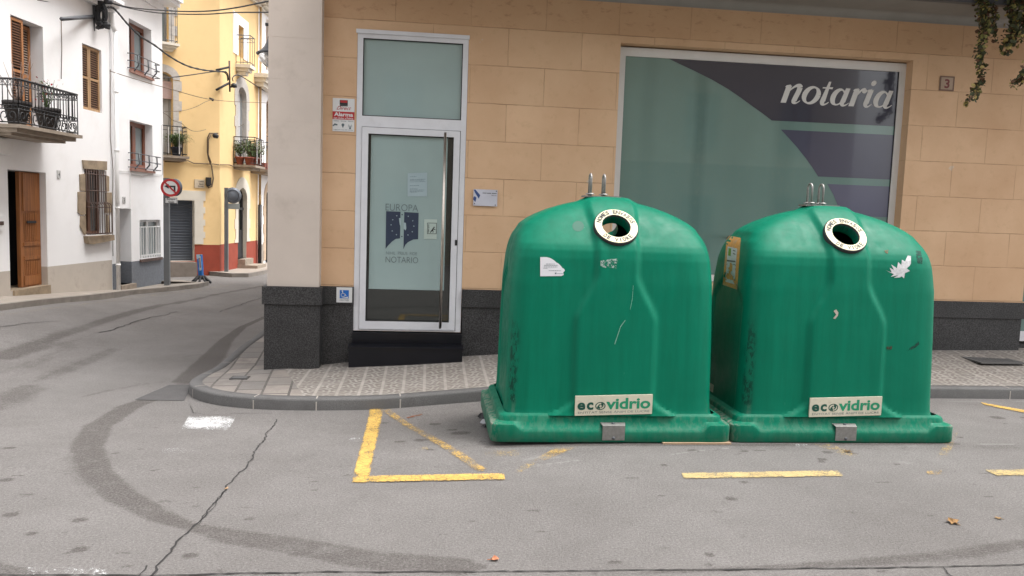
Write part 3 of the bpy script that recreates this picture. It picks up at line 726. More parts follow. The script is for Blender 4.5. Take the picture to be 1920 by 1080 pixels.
# ------------------------------------------------------------------ walls with openings
def wall_mesh(F, s0, s1, z0, z1, ops, depth=0.25, bands=(), mb=None, o=0.0):
    """ops: dicts s0,s1,z0,z1[,arch]; bands: ((ztop, mat index), ...) then index 0 above"""
    mb = mb or MB()
    def mi(z):
        for zt, i in bands:
            if z < zt: return i
        return 0
    S = sorted({s0, s1, *[q for w in ops for q in (w['s0'], w['s1'])]}); Z = sorted({z0, z1, *[q for w in ops for q in (w['z0'], w['z1'])], *[b[0] for b in bands]})
    S = [q for q in S if s0 <= q <= s1]; Z = [q for q in Z if z0 <= q <= z1]
    for a, b in zip(S[:-1], S[1:]):
        for c, d in zip(Z[:-1], Z[1:]):
            m_ = ((a+b)/2, (c+d)/2)
            if any(w['s0'] < m_[0] < w['s1'] and w['z0'] < m_[1] < w['z1'] for w in ops): continue
            mb.quad(F.pt(a, c, o), F.pt(b, c, o), F.pt(b, d, o), F.pt(a, d, o), mi(m_[1]))
    for w in ops:
        a, b, c, d = w['s0'], w['s1'], w['z0'], w['z1']; dp = w.get('depth', depth); ar = w.get('arch', 0)
        zs = [c]+[bz for bz, _ in bands if c < bz < d]+[d-ar]
        for zz0, zz1 in zip(zs[:-1], zs[1:]):
            i = w.get('rmat', mi((zz0+zz1)/2))
            mb.quad(F.pt(a, zz0, o), F.pt(a, zz1, o), F.pt(a, zz1, o-dp), F.pt(a, zz0, o-dp), i)
            mb.quad(F.pt(b, zz0, o-dp), F.pt(b, zz1, o-dp), F.pt(b, zz1, o), F.pt(b, zz0, o), i)
        i = w.get('rmat', mi(d))
        mb.quad(F.pt(a, c, o), F.pt(a, c, o-dp), F.pt(b, c, o-dp), F.pt(b, c, o), w.get('rmat', mi(c)))
        if not ar: mb.quad(F.pt(a, d, o-dp), F.pt(a, d, o), F.pt(b, d, o), F.pt(b, d, o-dp), i)
        else:
            n = 12; cx = (a+b)/2; hw = (b-a)/2; pts = []
            for k in range(n+1):
                t = math.pi*(1-k/n); pts.append((cx+hw*math.cos(t), d-ar+ar*math.sin(t)))
            for p, q in zip(pts[:-1], pts[1:]):
                mb.quad(F.pt(p[0], p[1], o), F.pt(q[0], q[1], o), F.pt(q[0], d, o), F.pt(p[0], d, o), i)
                mb.quad(F.pt(p[0], p[1], o-dp), F.pt(q[0], q[1], o-dp), F.pt(q[0], q[1], o), F.pt(p[0], p[1], o), i)
    return mb
def shell(mb, F, s0, s1, z0, z1, back, mi=0, o=0.0):
    """sides, back and top so that the building is a real volume"""
    P = F.pt
    mb.quad(P(s0, z0, -back), P(s0, z0, o), P(s0, z1, o), P(s0, z1, -back), mi)
    mb.quad(P(s1, z0, o), P(s1, z0, -back), P(s1, z1, -back), P(s1, z1, o), mi)
    mb.quad(P(s1, z0, -back), P(s0, z0, -back), P(s0, z1, -back), P(s1, z1, -back), mi)
    mb.quad(P(s0, z1, o), P(s1, z1, o), P(s1, z1, -back), P(s0, z1, -back), mi)
def opx(F, xl, xr, yt, yb, **kw):
    ym = (yt+yb)/2; xm = (xl+xr)/2
    return dict(s0=F.px(xl, ym)[0], s1=F.px(xr, ym)[0], z0=F.px(xm, yb)[1], z1=F.px(xm, yt)[1], **kw)

def reveal(F, s1, x, y):
    """depth of an opening: where the sight line through its inner edge meets the far jamb"""
    d = ray(x, y); t = (s1-(CAM-F.O).dot(F.d))/d.dot(F.d); return max(.03, -((CAM+d*t-F.O).dot(F.n)))

# ------------------------------------------------------------------ office building
office = thing('office_building', (2.5, 8.42, 0), 'ochre block-scored office front with dark granite base, glass door and wide shop window', 'building')
GY = 8.46
DX0, DX1, DZ0, DZ1 = -0.785, 0.382, 0.335, 3.50
ops = [dict(s0=DX0, s1=DX1, z0=DZ0, z1=DZ1, depth=0.10), dict(s0=2.03, s1=5.425, z0=0.95, z1=3.545, depth=0.14), dict(s0=7.05, s1=9.8, z0=0.81, z1=3.5, depth=0.2)]
wm = wall_mesh(FW, -1.14, 12, 0.81, 4.0, ops, 0.14)
wm.box(-1.14, 12, 8.42, 8.9, 4.0, 9.5)
wm.box(-1.60, 12, 9.3, 19, -0.3, 9.5)
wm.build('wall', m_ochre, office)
# base
pm = MB(); bz = -0.35
for x0, x1 in ((-1.14, DX0), (DX1+.012, 7.05)):
    pm.box(x0, x1, 8.42-.012, 9.3, bz, 0.615)
pm.box(DX0, DX1+.012, 8.48, 9.3, bz, 0.33); pm.box(7.05, 12, 8.55, 9.3, bz, 0.3)
pm.build('base_wall', m_granite, office)
pm = MB()
for x0, x1 in ((-1.14, DX0+.004), (DX1+.006, 7.075)):
    pm.box(x0, x1, 8.42-.030, 8.44, 0.619, 0.812)
pm.build('base_cap', m_granite, office)
# pillar: rendered blocks with shadow gaps on a granite foot
pi_ = MB(); zc = [0.812, 1.03]
ys_ = [455, 382, 309, 228.5, 149.8, 71.3, -8, -90]
zc = [0.812]+[FW.px(560, y, .16)[1] for y in ys_]+[5.8, 7, 9.5]
zc = sorted(z for z in zc if z >= 0.812)
for a, b in zip(zc[:-1], zc[1:]): pi_.box(-1.66, -1.13, 8.26, 8.80, a+.0015, b-.001)
pi_.box(-1.6582, -1.1318, 8.2618, 8.80, 0.82, 9.4); pi_.build('pillar', m_pillar, office)
pb = MB(); pb.box(-1.685, -1.115, 8.235, 8.8, bz, 0.622); pb.box(-1.705, -1.095, 8.215, 8.8, 0.626, 0.812); pb.build('pillar_base', m_granite, office)
# side wall on the street
sw = MB(); sw.box(-1.62, -1.2, 8.80, 19, 0.6, 9.5); sw.build('side_wall', m_pillar, office)
sw = MB(); sw.box(-1.65, -1.2, 8.80, 19, bz, 0.6); sw.build('side_base', m_granite, office)
# balcony slab over the shop front
bs_ = MB(); bs_.box(-1.0, 12, 7.87, 8.42, 4.05, 4.28)
for k in range(6):   # cove
    a0 = math.pi/2*k/6; a1 = math.pi/2*(k+1)/6; r = 0.085
    y0, z0 = 8.42-r+r*math.sin(a0)-r*0.0, 4.05-r+r*math.cos(a0); y1, z1 = 8.42-r+r*math.sin(a1), 4.05-r+r*math.cos(a1)
    bs_.quad(Vector((-1.0, y0, z0-.002)), Vector((12, y0, z0-.002)), Vector((12, y1, z1-.002)), Vector((-1.0, y1, z1-.002)))
bs_.build('balcony_slab', m_soffit, office)
bs_ = MB(); bs_.box(-1.0, 12, 7.80, 7.868, 4.03, 4.32); bs_.box(-1.0, 12, 7.05, 7.80, 4.14, 4.40); bs_.build('balcony_edge_with_added_extension', m_iron2, office)  # outer box is an added extension that darkens the wall top
bs_ = MB()
for i in range(95): bs_.box(-.95+i*.136, -.95+i*.136+.014, 7.82, 7.834, 4.32, 5.1)
bs_.box(-1, 12, 7.81, 7.85, 5.1, 5.14); bs_.build('balcony_railing', m_iron, office)
# steps
st_ = MB(); st_.box(DX0-.0, DX1+.01, 8.36, 8.52, 0.20, DZ0-.012); st_.build('door_sill', m_blackst, office)
st_ = MB()
z_a, z_b = -0.12, 0.185
st_.hexa([Vector(q) for q in ((-.80, 8.14, z_a), (.395, 8.14, z_a), (.395, 8.42, z_a), (-.80, 8.42, z_a), (-.80, 8.14, z_b), (.395, 8.14, z_b), (.395, 8.42, z_b), (-.80, 8.42, z_b))])
st_.box(-.81, .405, 8.13, 8.42, z_b+.001, z_b+.022); st_.build('step', m_blackst, office)

# --- door assembly
def frame_rect(mb, x0, x1, z0, z1, w, y0, y1, wb=None, wt=None):
    wb = w if wb is None else wb; wt = w if wt is None else wt
    mb.box(x0, x0+w, y0, y1, z0, z1); mb.box(x1-w, x1, y0, y1, z0, z1)
    mb.box(x0+w, x1-w, y0, y1, z0, z0+wb); mb.box(x0+w, x1-w, y0, y1, z1-wt, z1)
GZ = lambda x, y, Y=GY: tuple(at_y(x, y, Y)[i] for i in (0, 2))
tr_b, tr_t = GZ(775, 242)[1], GZ(775, 222)[1]
door = MB(); Y0, Y1_ = 8.425, 8.50
frame_rect(door, DX0+.002, DX1-.002, DZ0, DZ1-.002, 0.058, Y0, Y1_, 0.012, 0.062)
door.box(DX0+.06, DX1-.06, Y0+.003, Y1_, tr_b, tr_t)
door.box(DX0-.012, DX1+.006, 8.40, 8.425, DZ1-.02, DZ1+.02)
door = door.build('door', m_alu, office)
lx0, lx1, lz0, lz1 = DX0+.064, DX1-.066, DZ0+.018, tr_b-.006
lf = MB(); frame_rect(lf, lx0, lx1, lz0, lz1, 0.066, Y0-.012, Y1_-.01, 0.088, 0.066); lf.build('leaf_frame', m_alu, door)
gk = MB(); frame_rect(gk, lx0+.066, lx1-.066, lz0+.088, lz1-.066, 0.008, Y0-.002, Y1_-.02)
frame_rect(gk, DX0+.06, DX1-.06, tr_t, DZ1-.062, 0.008, Y0+.008, Y1_-.02)
gk.box(DX0+.0605, lx0-.0005, Y0+.01, Y0+.02, DZ0+.012, tr_b); gk.box(lx1+.0005, DX1-.0605, Y0+.01, Y0+.02, DZ0+.012, tr_b)
gk.build('gasket', m_gasket, door)
tg = MB(); tg.box(DX0+.06, DX1-.06, GY, GY+.008, tr_t, DZ1-.06); tg.build('transom_pane', m_film, door)
pg = MB(); pg.box(lx0+.06, lx1-.06, GY, GY+.008, lz0+.08, lz1-.06); pg.build('pane', m_dglass, door)
fx1 = GZ(836, 400)[0]; fz0 = GZ(760, 543)[1]; fx0 = GZ(693, 400)[0]+.004
fm_ = MB(); fm_.box(fx0, fx1, GY-.002, GY-.0005, fz0, lz1-.075); fm_.build('frosted_film', m_film, door)
h = MB(); hx = (GZ(831, 400, 8.33)[0]); hz1 = at_y(830, 248, 8.33).z; hz0 = at_y(822, 616, 8.33).z
h.tube([(hx, 8.345, hz0), (hx, 8.345, hz1)], 0.0150, 14)
for z in (hz0+.2, hz1-.25): h.tube([(hx, 8.345, z), (hx, 8.43, z)], 0.010, 10)
h.build('handle', m_steel, door)
lk = MB(); lkx, lkz = GZ(855, 455, Y0-.012); lk.box(lkx-.012, lkx+.012, Y0-.018, Y0-.012, lkz-.03, lkz+.03); lk.build('lock', m_ink, door)
cl = MB(); cl.box(lx1-.45, lx1-.12, GY+.05, GY+.10, lz1-.15, lz1-.10); cl.build('door_closer', m_iron2, door)
# etched emblem and lettering on the door
EY = GY-.0045
P = lambda u, v: Vector((u, EY, v))
E_ = lambda x, y: GZ(x, y, EY)
tx = MB()
a = E_(723, 394.6); b = E_(784, 384); put_text(tx, 'EUROPA', P, a[0], b[0], a[1], b[1], -0.012)
a = E_(723, 492); b = E_(784, 482.5); put_text(tx, 'NOTARIO', P, a[0], b[0], a[1], b[1], -0.012)
a = E_(724, 477); b = E_(782, 473); put_text(tx, 'NIHIL  PRIUS  FIDE', P, a[0], b[0], a[1], b[1], -0.015)
tx.build('lettering', m_inkg, door)
em = MB()
def epoly(pts): em.poly([P(*E_(*q)) for q in pts])
epoly([(724, 396), (751, 397), (750, 447), (742, 448), (735, 453), (728, 460), (723, 466.5)][::-1])
epoly([(758, 397.5), (785, 399), (784, 448.5), (775, 449), (765, 454), (760, 459), (756.5, 467)][::-1])
disc2(em, P, E_(754, 402.5), 0.007); disc2(em, P, E_(753.5, 443.5), 0.007)
em.build('emblem', m_navy, door)
sm_ = MB(); P2 = lambda u, v: Vector((u, EY-.002, v))
for q in ((744, 404.5), (736.5, 412), (733.3, 421.5), (735.3, 433), (743.3, 440), (765.5, 405.5), (774, 414), (776, 424), (773, 434.5), (765, 440.5)):
    c = E_(*q)
    pts = [(c[0]+(0.0085 if k % 2 == 0 else 0.0042)*math.sin(math.pi*k/5), c[1]+(0.0085 if k % 2 == 0 else 0.0042)*math.cos(math.pi*k/5)) for k in range(10)]
    for k in range(0, 10): sm_.add([P2(*c), P2(*pts[k]), P2(*pts[(k+1) % 10])], [(0, 2, 1)])
sm_.poly([P2(*E_(*q)) for q in ((748, 409), (752, 409), (752, 426), (749.5, 421))]); sm_.poly([P2(*E_(*q)) for q in ((757, 417), (761, 418), (762, 428), (760.5, 432), (757, 429))])
sm_.build('stars', m_paperg, door)

# --- shop window
WY = 8.545
wx = MB(); wx0, wx1, wz1, wz0 = 2.045, 5.428, 3.53, 0.96
frame_rect(wx, wx0, wx1, wz0, wz1, 0.078, WY, WY+.06, None, 0.095)
win = wx.build('shop_window', m_walu, office)
gk = MB(); frame_rect(gk, wx0+.075, wx1-.075, wz0+.075, wz1-.075, 0.006, WY+.01, WY+.03); gk.build('gasket', m_gasket, win)
pn = MB(); PY = WY+.02; pn.box(wx0+.07, wx1-.07, PY, PY+.01, wz0+.07, wz1-.07); pn.build('pane', m_film2, win)
W_ = lambda x, y: GZ(x, y, PY)
gx1, gz1 = wx1-.082, wz1-.082
def wgraph(name, pts, mat, oy):
    mb = MB(); mb.poly([Vector((u, PY-oy, v)) for u, v in pts][::-1]); mb.build(name, mat, win)
arc = [W_(*q) for q in ((1272, 119), (1304, 134), (1336, 150), (1365, 167), (1390, 184), (1409, 198), (1430, 213), (1447, 226))]
wgraph('slate_panel', [(W_(1248, 112)[0], gz1)]+arc[:]+[(gx1, W_(1560, 231)[1])]+[(gx1, gz1)], m_slate, .002)
b1 = [W_(*q) for q in ((1464, 243), (1480, 260), (1495, 277), (1510, 296), (1523, 314), (1534, 331))]
wgraph('slate_panel_painted_sheen', b1+[(gx1, b1[-1][1])]+[(gx1, b1[0][1])], m_slate2, .002)
b2 = [W_(*q) for q in ((1551, 345), (1562, 364), (1569, 381), (1577, 404))]
wgraph('slate_panel_painted_sheen', b2+[(gx1, b2[-1][1])]+[(gx1, b2[0][1])], m_slate3, .002)
# "notaria": bold italic serif letters drawn stroke by stroke (x height = 1)
nt_ = MB(); n0 = W_(1462, 193); n1 = W_(1677, 203); top = W_(1475, 157)
base_z = (n0[1]+n1[1])/2-.0; xh = 0.205
tot = 7*0.0
layer = [0]
def LP(ox):
    layer[0] += 1; yy = PY-.004-0.0004*(layer[0] % 6)
    return lambda u, v: Vector((n0[0]+(ox+u+v*0.26)*kx, yy, base_z+v*xh))
def bez(p0, p1, p2, p3, n=10):
    out = []
    for i in range(n+1):
        t = i/n; a_ = (1-t)**3; b_ = 3*(1-t)**2*t; c_ = 3*(1-t)*t*t; d_ = t**3
        out.append((a_*p0[0]+b_*p1[0]+c_*p2[0]+d_*p3[0], a_*p0[1]+b_*p1[1]+c_*p2[1]+d_*p3[1]))
    return out
def let(ch, ox):
    def S(pts, w):
        w = [q*1.08+.006 for q in w] if isinstance(w, list) else w*1.08
        stroke(nt_, LP(ox), pts, w)
    if ch == 'n':
        S([(0.13, 0), (0.13, 0.95)], [0.24, 0.24]); S([(-0.03, 0.86), (0.02, 0.93), (0.2, 0.98)], [.03, .06, .04])
        S(bez((0.2, 0.62), (0.38, 0.95), (0.6, 1.1), (0.68, 0.85)), [.05, .06, .07, .09, .11, .14, .17, .2, .22, .24, .24]); S(bez((0.68, 0.85), (0.7, 0.6), (0.6, 0.3), (0.62, 0.12)), .24)
        S(bez((0.60, 0.14), (0.62, -0.04), (0.78, -0.04), (0.9, 0.16)), [.2, .19, .17, .14, .11, .09, .07, .06, .05, .04, .03])
        return 0.98
    if ch == 'o':
        n = 28; pts = [(0.38+0.33*math.cos(2*math.pi*k/n), 0.49+0.44*math.sin(2*math.pi*k/n)) for k in range(n+1)]
        S(pts, [0.07+0.17*abs(math.cos(2*math.pi*k/n+0.3))**1.3 for k in range(n+1)]); return 0.86
    if ch == 't':
        S([(0.2, 1.28), (0.17, 0.2)], [0.10, 0.24]); S(bez((0.16, 0.22), (0.16, -0.06), (0.34, -0.04), (0.48, 0.16)), [.22, .2, .18, .16, .13, .11, .09, .07, .06, .05, .04]); S([(-0.06, 0.93), (0.44, 0.93)], [.05, .10]); return 0.54
    if ch == 'a':
        n = 24; pts = [(0.34+0.27*math.cos(2*math.pi*k/n), 0.46+0.42*math.sin(2*math.pi*k/n)) for k in range(n+1)]
        S(pts, [0.07+0.17*max(0, -math.cos(2*math.pi*k/n+0.2))**0.8 for k in range(n+1)])
        S([(0.66, 0.97), (0.62, 0.2)], [0.2, 0.24]); S(bez((0.61, 0.2), (0.62, -0.05), (0.8, -0.04), (0.94, 0.18)), [.22, .2, .17, .14, .12, .1, .08, .07, .05, .04, .03]); return 0.98
    if ch == 'r':
        S([(0.13, 0), (0.13, 0.95)], [0.24, 0.24]); S([(-0.03, 0.86), (0.02, 0.93), (0.2, 0.98)], [.03, .06, .04])
        S(bez((0.2, 0.55), (0.3, 0.85), (0.4, 1.02), (0.52, 0.93)), [.05, .06, .07, .08, .09, .1, .12, .13, .14, .16, .16]); disc2(nt_, LP(ox), (0.53, 0.86), 0.12, 0.12); return 0.68
    if ch == 'i':
        S([(0.15, 0.96), (0.13, 0.2)], [0.24, 0.24]); S([(-0.03, 0.86), (0.02, 0.93), (0.2, 0.98)], [.03, .06, .04])
        S(bez((0.12, 0.22), (0.13, -0.05), (0.3, -0.04), (0.42, 0.18)), [.22, .2, .17, .14, .12, .1, .08, .07, .05, .04, .03]); disc2(nt_, LP(ox), (0.16, 1.33), 0.13, 0.15); return 0.5
wid = sum({'n': .98, 'o': .86, 't': .54, 'a': .98, 'r': .68, 'i': .5}[c] for c in 'notaria')+0.2
kx = (n1[0]-n0[0])/wid; ox = 0.03
for ch in 'notaria': ox += let(ch, ox)
for i in range(len(nt_.f)): pass
nt_.build('lettering', m_vinylw, win)
# --- second window at the right edge
w2 = MB(); frame_rect(w2, 7.06, 9.79, 0.33, 3.48, 0.07, 8.56, 8.62, 0.12); w2 = w2.build('side_window', m_alu, office)
pn = MB(); pn.box(7.12, 9.72, 8.58, 8.59, 0.45, 3.42); pn.build('pane', m_film2, w2)

# ------------------------------------------------------------------ signs on the office front
def plate(name, x0, y0, x1, y1, mat, label, cat, Y=8.412, th=.006):
    """flat sign between photo corners (top left, bottom right) fixed on the wall"""
    a = at_y(x0, y0, Y); b = at_y(x1, y1, Y)
    t = thing(name, ((a.x+b.x)/2, Y, b.z), label, cat)
    mb = MB(); mb.box(a.x, b.x, Y, Y+th, b.z, a.z); mb.build('plate', mat, t)
    W, H = b.x-a.x, a.z-b.z
    return t, (lambda u, v, o=.0015: Vector((a.x+u*W, Y-o, b.z+v*H)))
t, P = plate('alarm_sign', 624, 183.5, 664, 247.5, m_signw, 'white and red alarm company sign on the ochre wall left of the door', 'sign')
mb = MB(); mb.poly([P(0, .36), P(1, .36), P(1, .60), P(0, .60)]); mb.build('red_band', m_red, t)
mb = MB(); mb.poly([P(.32, .80), P(.69, .80), P(.69, .95), P(.32, .95)]); mb.poly([P(.33, .765), P(.69, .765), P(.69, .795), P(.33, .795)]); mb.build('logo_block', m_ink, t)
mb = MB(); Q = lambda u, v: P(u, v, .003)
mb.poly([Q(.35, .87), Q(.67, .87), Q(.67, .94), Q(.35, .94)])
put_text(mb, 'Direct', Q, .18, .85, .655, .765, 0.0, 0.5); mb.build('red_lettering', m_red, t)
mb = MB(); put_text(mb, 'Alarma', Q, .07, .94, .455, .575, .03); put_text(mb, 'con Aviso a Policía', Q, .05, .95, .375, .43, .015); mb.build('white_lettering', m_signw, t)
mb = MB()
for k, (wd) in enumerate(('Grabación', 'Sensores', 'Alarma')): put_text(mb, wd, P, .05+k*.33, .30+k*.33, .30, .335, .01)
mb.poly([P(.03, .14), P(.13, .19), P(.11, .23), P(.01, .18)]); mb.poly([P(.08, .19), P(.22, .17), P(.24, .21), P(.09, .24)])
disc2(mb, P, (.48, .20), .065, .045); mb.poly([P(.44, .17), P(.48, .10), P(.52, .17)]); mb.poly([P(.76, .08), P(.86, .08), P(.82, .18), P(.80, .18)])
for r in (.05, .085):
    stroke(mb, P, [(.81+r*math.cos(R(d)), .17+r*.7*math.sin(R(d))) for d in (-35, -15, 0, 15, 35, 55)], .012); stroke(mb, P, [(.81-r*math.cos(R(d)), .17+r*.7*math.sin(R(d))) for d in (-35, -15, 0, 15, 35, 55)], .012)
put_text(mb, 'vigilado las 24 horas', P, .05, .95, .035, .065, .01); mb.build('black_print', m_inkg, t)

t, P = plate('accessibility_sign', 631, 538.5, 660, 567.5, m_signw, 'small white and blue wheelchair ramp sign on the granite base', 'sign', Y=8.378)
mb = MB(); mb.poly([P(.21, .27), P(.79, .27), P(.79, .82), P(.21, .82)]); mb.build('blue_square', m_blue, t)
mb = MB(); Q = lambda u, v: P(u, v, .003)
disc2(mb, Q, (.38, .76), .045, .045); stroke(mb, Q, [(.39, .72), (.41, .60), (.52, .59), (.58, .49), (.63, .46)], .045)
disc2(mb, Q, (.42, .50), .135, .135, 22, 0, .105, .105); mb.poly([Q(.30, .30), Q(.75, .30), Q(.75, .40)]); mb.build('wheelchair_symbol', m_signw, t)
mb = MB(); put_text(mb, 'ACCESO CON RAMPA', P, .2, .8, .17, .215, .01); put_text(mb, 'LLAME AL TIMBRE', P, .2, .8, .10, .145, .01); mb.build('caption', m_inkg, t)

t, P = plate('name_plaque', 888, 354.5, 932, 387, M('plaque_acrylic', (0.55, 0.55, 0.62), .25), 'white acrylic name plaque with blue emblem on wall right of door', 'plaque', Y=8.395, th=.008)
mb = MB()
mb.poly([P(*q) for q in ((.0, .97), (.08, .97), (.28, .65), (.23, .42), (.10, .70))][::-1]); mb.poly([P(*q) for q in ((.0, .36), (.0, .5), (.06, .58), (.13, .48), (.09, .22))][::-1]); mb.build('emblem', m_blue if False else M('emblem_blue', (0.04, 0.075, 0.22), .4), t)
mb = MB(); [mb.poly([P(a, .765), P(b, .765), P(b, .80), P(a, .80)]) for a, b in ((.38, .54), (.56, .73), (.76, .96))]; put_text(mb, 'Notario', P, .75, .96, .63, .68, .01); mb.build('lettering', m_ink, t)
mb = MB()
for q in ((.95, .92), (.055, .12), (.92, .075)): disc2(mb, lambda u, v: P(u, v, .004), q, .022, .035)
mb.build('screw', m_ink, t)
for hx_, hy in ((887.6, 348.6), (929.8, 350.0), (886, 411.5), (928.5, 413)):
    pass
t, P = plate('house_number', 1763, 142, 1788, 171, M('number_tile', (0.36, 0.25, 0.17), .4, dirt=(0.2, .12, .08, .5), dsc=20), 'small square ceramic house number tile right of the shop window', 'house number')
mb = MB(); 
for u0, u1, v0, v1 in ((0, 1, 0, .09), (0, 1, .91, 1), (0, .09, .09, .91), (.91, 1, .09, .91)): mb.poly([P(u0, v0), P(u1, v0), P(u1, v1), P(u0, v1)])
mb.build('border', M('tile_border', (0.16, 0.09, 0.06), .6), t)
mb = MB(); put_text(mb, '3', P, .34, .68, .17, .8, .03); mb.build('numeral', M('numeral_red', (0.17, 0.03, 0.025), .5), t)

def leaf_paper(name, corners, Y, mat, label, cat='paper'):
    c = [at_y(x, y, Y) for x, y in corners]; t = thing(name, (c[3].x, Y, c[3].z), label, cat)
    mb = MB(); mb.poly(c[::-1]); mb.build('sheet', mat, t)
    P = lambda u, v, o=.0008: (c[3].lerp(c[2], u)).lerp(c[0].lerp(c[1], u), v)+Vector((0, -o, 0)); return t, P
t, P = leaf_paper('notice_paper', [(764.5, 325), (801, 323.5), (801, 368.5), (764, 368.5)], GY-.006, m_paperg, 'printed notice sheet taped inside the glass door above the emblem', 'notice')
mb = MB(); rs = random.Random(5)
for k, (v, u1) in enumerate(((.84, .45), (.72, .9), (.68, .85), (.62, .9), (.46, .6), (.32, .5), (.27, .85), (.22, .8), (.18, .5))):
    u = .12
    while u < u1: w = rs.uniform(.03, .1); mb.poly([P(u, v), P(min(u+w, u1), v), P(min(u+w, u1), v+.015), P(u, v+.015)]); u += w+.02
mb.build('print', m_inkg, t)
t, P = leaf_paper('push_sign', [(795.5, 411), (819.5, 411.5), (818.5, 448.5), (794.5, 448)], GY-.006, M('pale_green_paper', (.40, .48, .44), .7), 'pale sign with pictogram of a person pushing beside the door handle', 'sign')
mb = MB()
for u0, u1, v0, v1 in ((.25, .98, .26, .285), (.25, .98, .80, .825), (.25, .285, .285, .80), (.945, .98, .285, .80)): mb.poly([P(u0, v0), P(u1, v0), P(u1, v1), P(u0, v1)])
disc2(mb, P, (.78, .60), .05, .035); stroke(mb, P, [(.74, .56), (.66, .45), (.56, .40), (.50, .32)], [.09, .09, .06, .05]); stroke(mb, P, [(.66, .45), (.72, .40), (.70, .33)], .05); stroke(mb, P, [(.72, .53), (.86, .49), (.88, .47)], .04)
put_text(mb, 'EMPUJAR', lambda u, v: P(.42-v*.10, .33+u*.42), 0, 1, 0, 1, .02); mb.build('pictogram', m_ink, t)

# ------------------------------------------------------------------ glass recycling containers
BC_Y = 5.95
KEY = [  # z, half width a, half depth b, exponent
 (0.185, .800, .500, 9), (0.21, .792, .492, 9), (0.30, .788, .485, 9), (0.8, .780, .468, 8.5), (1.15, .772, .452, 8), (1.33, .757, .436, 7),
 (1.39, .747, .424, 6.5), (1.43, .738, .405, 6.3), (1.46, .729, .384, 6), (1.49, .718, .360, 5.8), (1.53, .693, .328, 5.4), (1.57, .672, .295, 5), (1.61, .622, .260, 4.6),
 (1.65, .552, .220, 4.2), (1.69, .462, .174, 3.8), (1.72, .372, .134, 3.4), (1.745, .282, .094, 3), (1.76, .20, .06, 2.7), (1.772, .11, .03, 2.4)]
def keyed(z):
    if z <= KEY[0][0]: return KEY[0][1:]
    for k0, k1 in zip(KEY[:-1], KEY[1:]):
        if z <= k1[0]:
            t = (z-k0[0])/(k1[0]-k0[0]); return tuple(a+(b-a)*t for a, b in zip(k0[1:], k1[1:]))
    return KEY[-1][1:]
def bottle(x, z):
    """0..1: how far a point lies inside the raised bottle silhouette"""
    if z < .31: hw = .30+0.17*min(1, (.31-z)/.12)**2
    elif z < .90: hw = .30
    elif z < 1.20: hw = .30-.145*(.6*(z-.90)/.30+.4*ss((z-.90)/.30))
    elif z < 1.5: hw = .155
    else: hw = .155+.03*ss((z-1.5)/.2)
    return ss((hw-abs(x))/.055+.5)
def slope_n(z):
    a, b, n = keyed(z-.012); a2, b2, n2 = keyed(z+.012)
    dy, dz = b2-b, .024; L = math.hypot(dy, dz); return dz/L, -dy/L     # outward, upward
def front_y(x, z):
    a, b, n = keyed(z); y = -b*max(0, 1-min(1, abs(x/a))**n)**(1/n)
    ny, nz = slope_n(z); return y-0.030*bottle(x, z)*ny
def bin_shell(scale_off=0.0):
    zs = list(np.arange(.185, .40, .02))+list(np.arange(.40, 1.30, .03))+list(np.arange(1.30, 1.765, .011))+[1.768, 1.772]
    N = 320; V = []; Fc = []; SC = []; TR = []
    for z in zs:
        a, b, n = keyed(z); a = max(.02, a-scale_off); b = max(.01, b-scale_off)
        th = np.linspace(0, 2*np.pi, 6001); c, s_ = np.cos(th), np.sin(th)
        X = a*np.sign(c)*np.abs(c)**(2/n); Y = b*np.sign(s_)*np.abs(s_)**(2/n)
        L = np.concatenate([[0], np.cumsum(np.hypot(np.diff(X), np.diff(Y)))]); t = np.linspace(0, L[-1], N, endpoint=False)
        X = np.interp(t, L, X); Y = np.interp(t, L, Y); ny, nz = slope_n(z)
        for x, y in zip(X, Y):
            zz = z
            if not scale_off:
                m_ = bottle(x, z)*(1 if abs(y) > b*.3 or z > 1.7 else 0)*.030
                w = min(1, abs(y)/max(b, .01)*1.5); y2 = y+math.copysign(m_*ny*w, y); zz = z+m_*nz
                # moulded arch on both flanks
                if abs(x) > a*.9 and z < 1.3:
                    hw = .30 if z < 1.0 else .30-.3*ss((z-1.0)/.3); x2 = x-math.copysign(.018*ss((hw-abs(y))/.03+.5), x)
                else: x2 = x
                V.append((x2, y2, zz))
                corner = ss((abs(x)/a-.93)/.05)*ss((abs(y)/b-.93)/.05) if z < 1.42 else 0
                SC.append(corner*(.9 if x < 0 else .5)*(.45+.55*ss((1.0-z)/.8)) + .7*ss((abs(x)/a-.9)/.05)*ss((abs(y)/b-.9)/.05)*ss((.34-z)/.1))
                cx_ = (abs(x)/a); TR.append((1 if x < 0 and y < 0 else 0)*ss((cx_-.885)/.04)*ss((.985-cx_)/.02)*ss((.95-z)/.2)*ss((z-.24)/.04))
            else: V.append((x, y, z))
    nl = len(zs)
    for i in range(nl-1):
        for k in range(N): Fc.append((i*N+k, i*N+(k+1) % N, (i+1)*N+(k+1) % N, (i+1)*N+k))
    topz = 1.774+(0 if scale_off else .030)
    V.append((0, 0, topz-scale_off*0)); V.append((0, 0, zs[0])); SC += [0, 0]; TR += [0, 0]
    for k in range(N):
        Fc.append(((nl-1)*N+k, (nl-1)*N+(k+1) % N, len(V)-2)); Fc.append(((k+1) % N, k, len(V)-1))
    me = bpy.data.meshes.new('body'); me.from_pydata(V, [], Fc)
    if not scale_off:
        for nm, A in (('scuff', SC), ('tar', TR)):
            at = me.attributes.new(nm, 'FLOAT', 'POINT'); at.data.foreach_set('value', np.array(A, dtype=np.float32))
    me.update(); return me
def mk(me, name='tmp'):
    o = bpy.data.objects.new(name, me); scene.collection.objects.link(o); return o
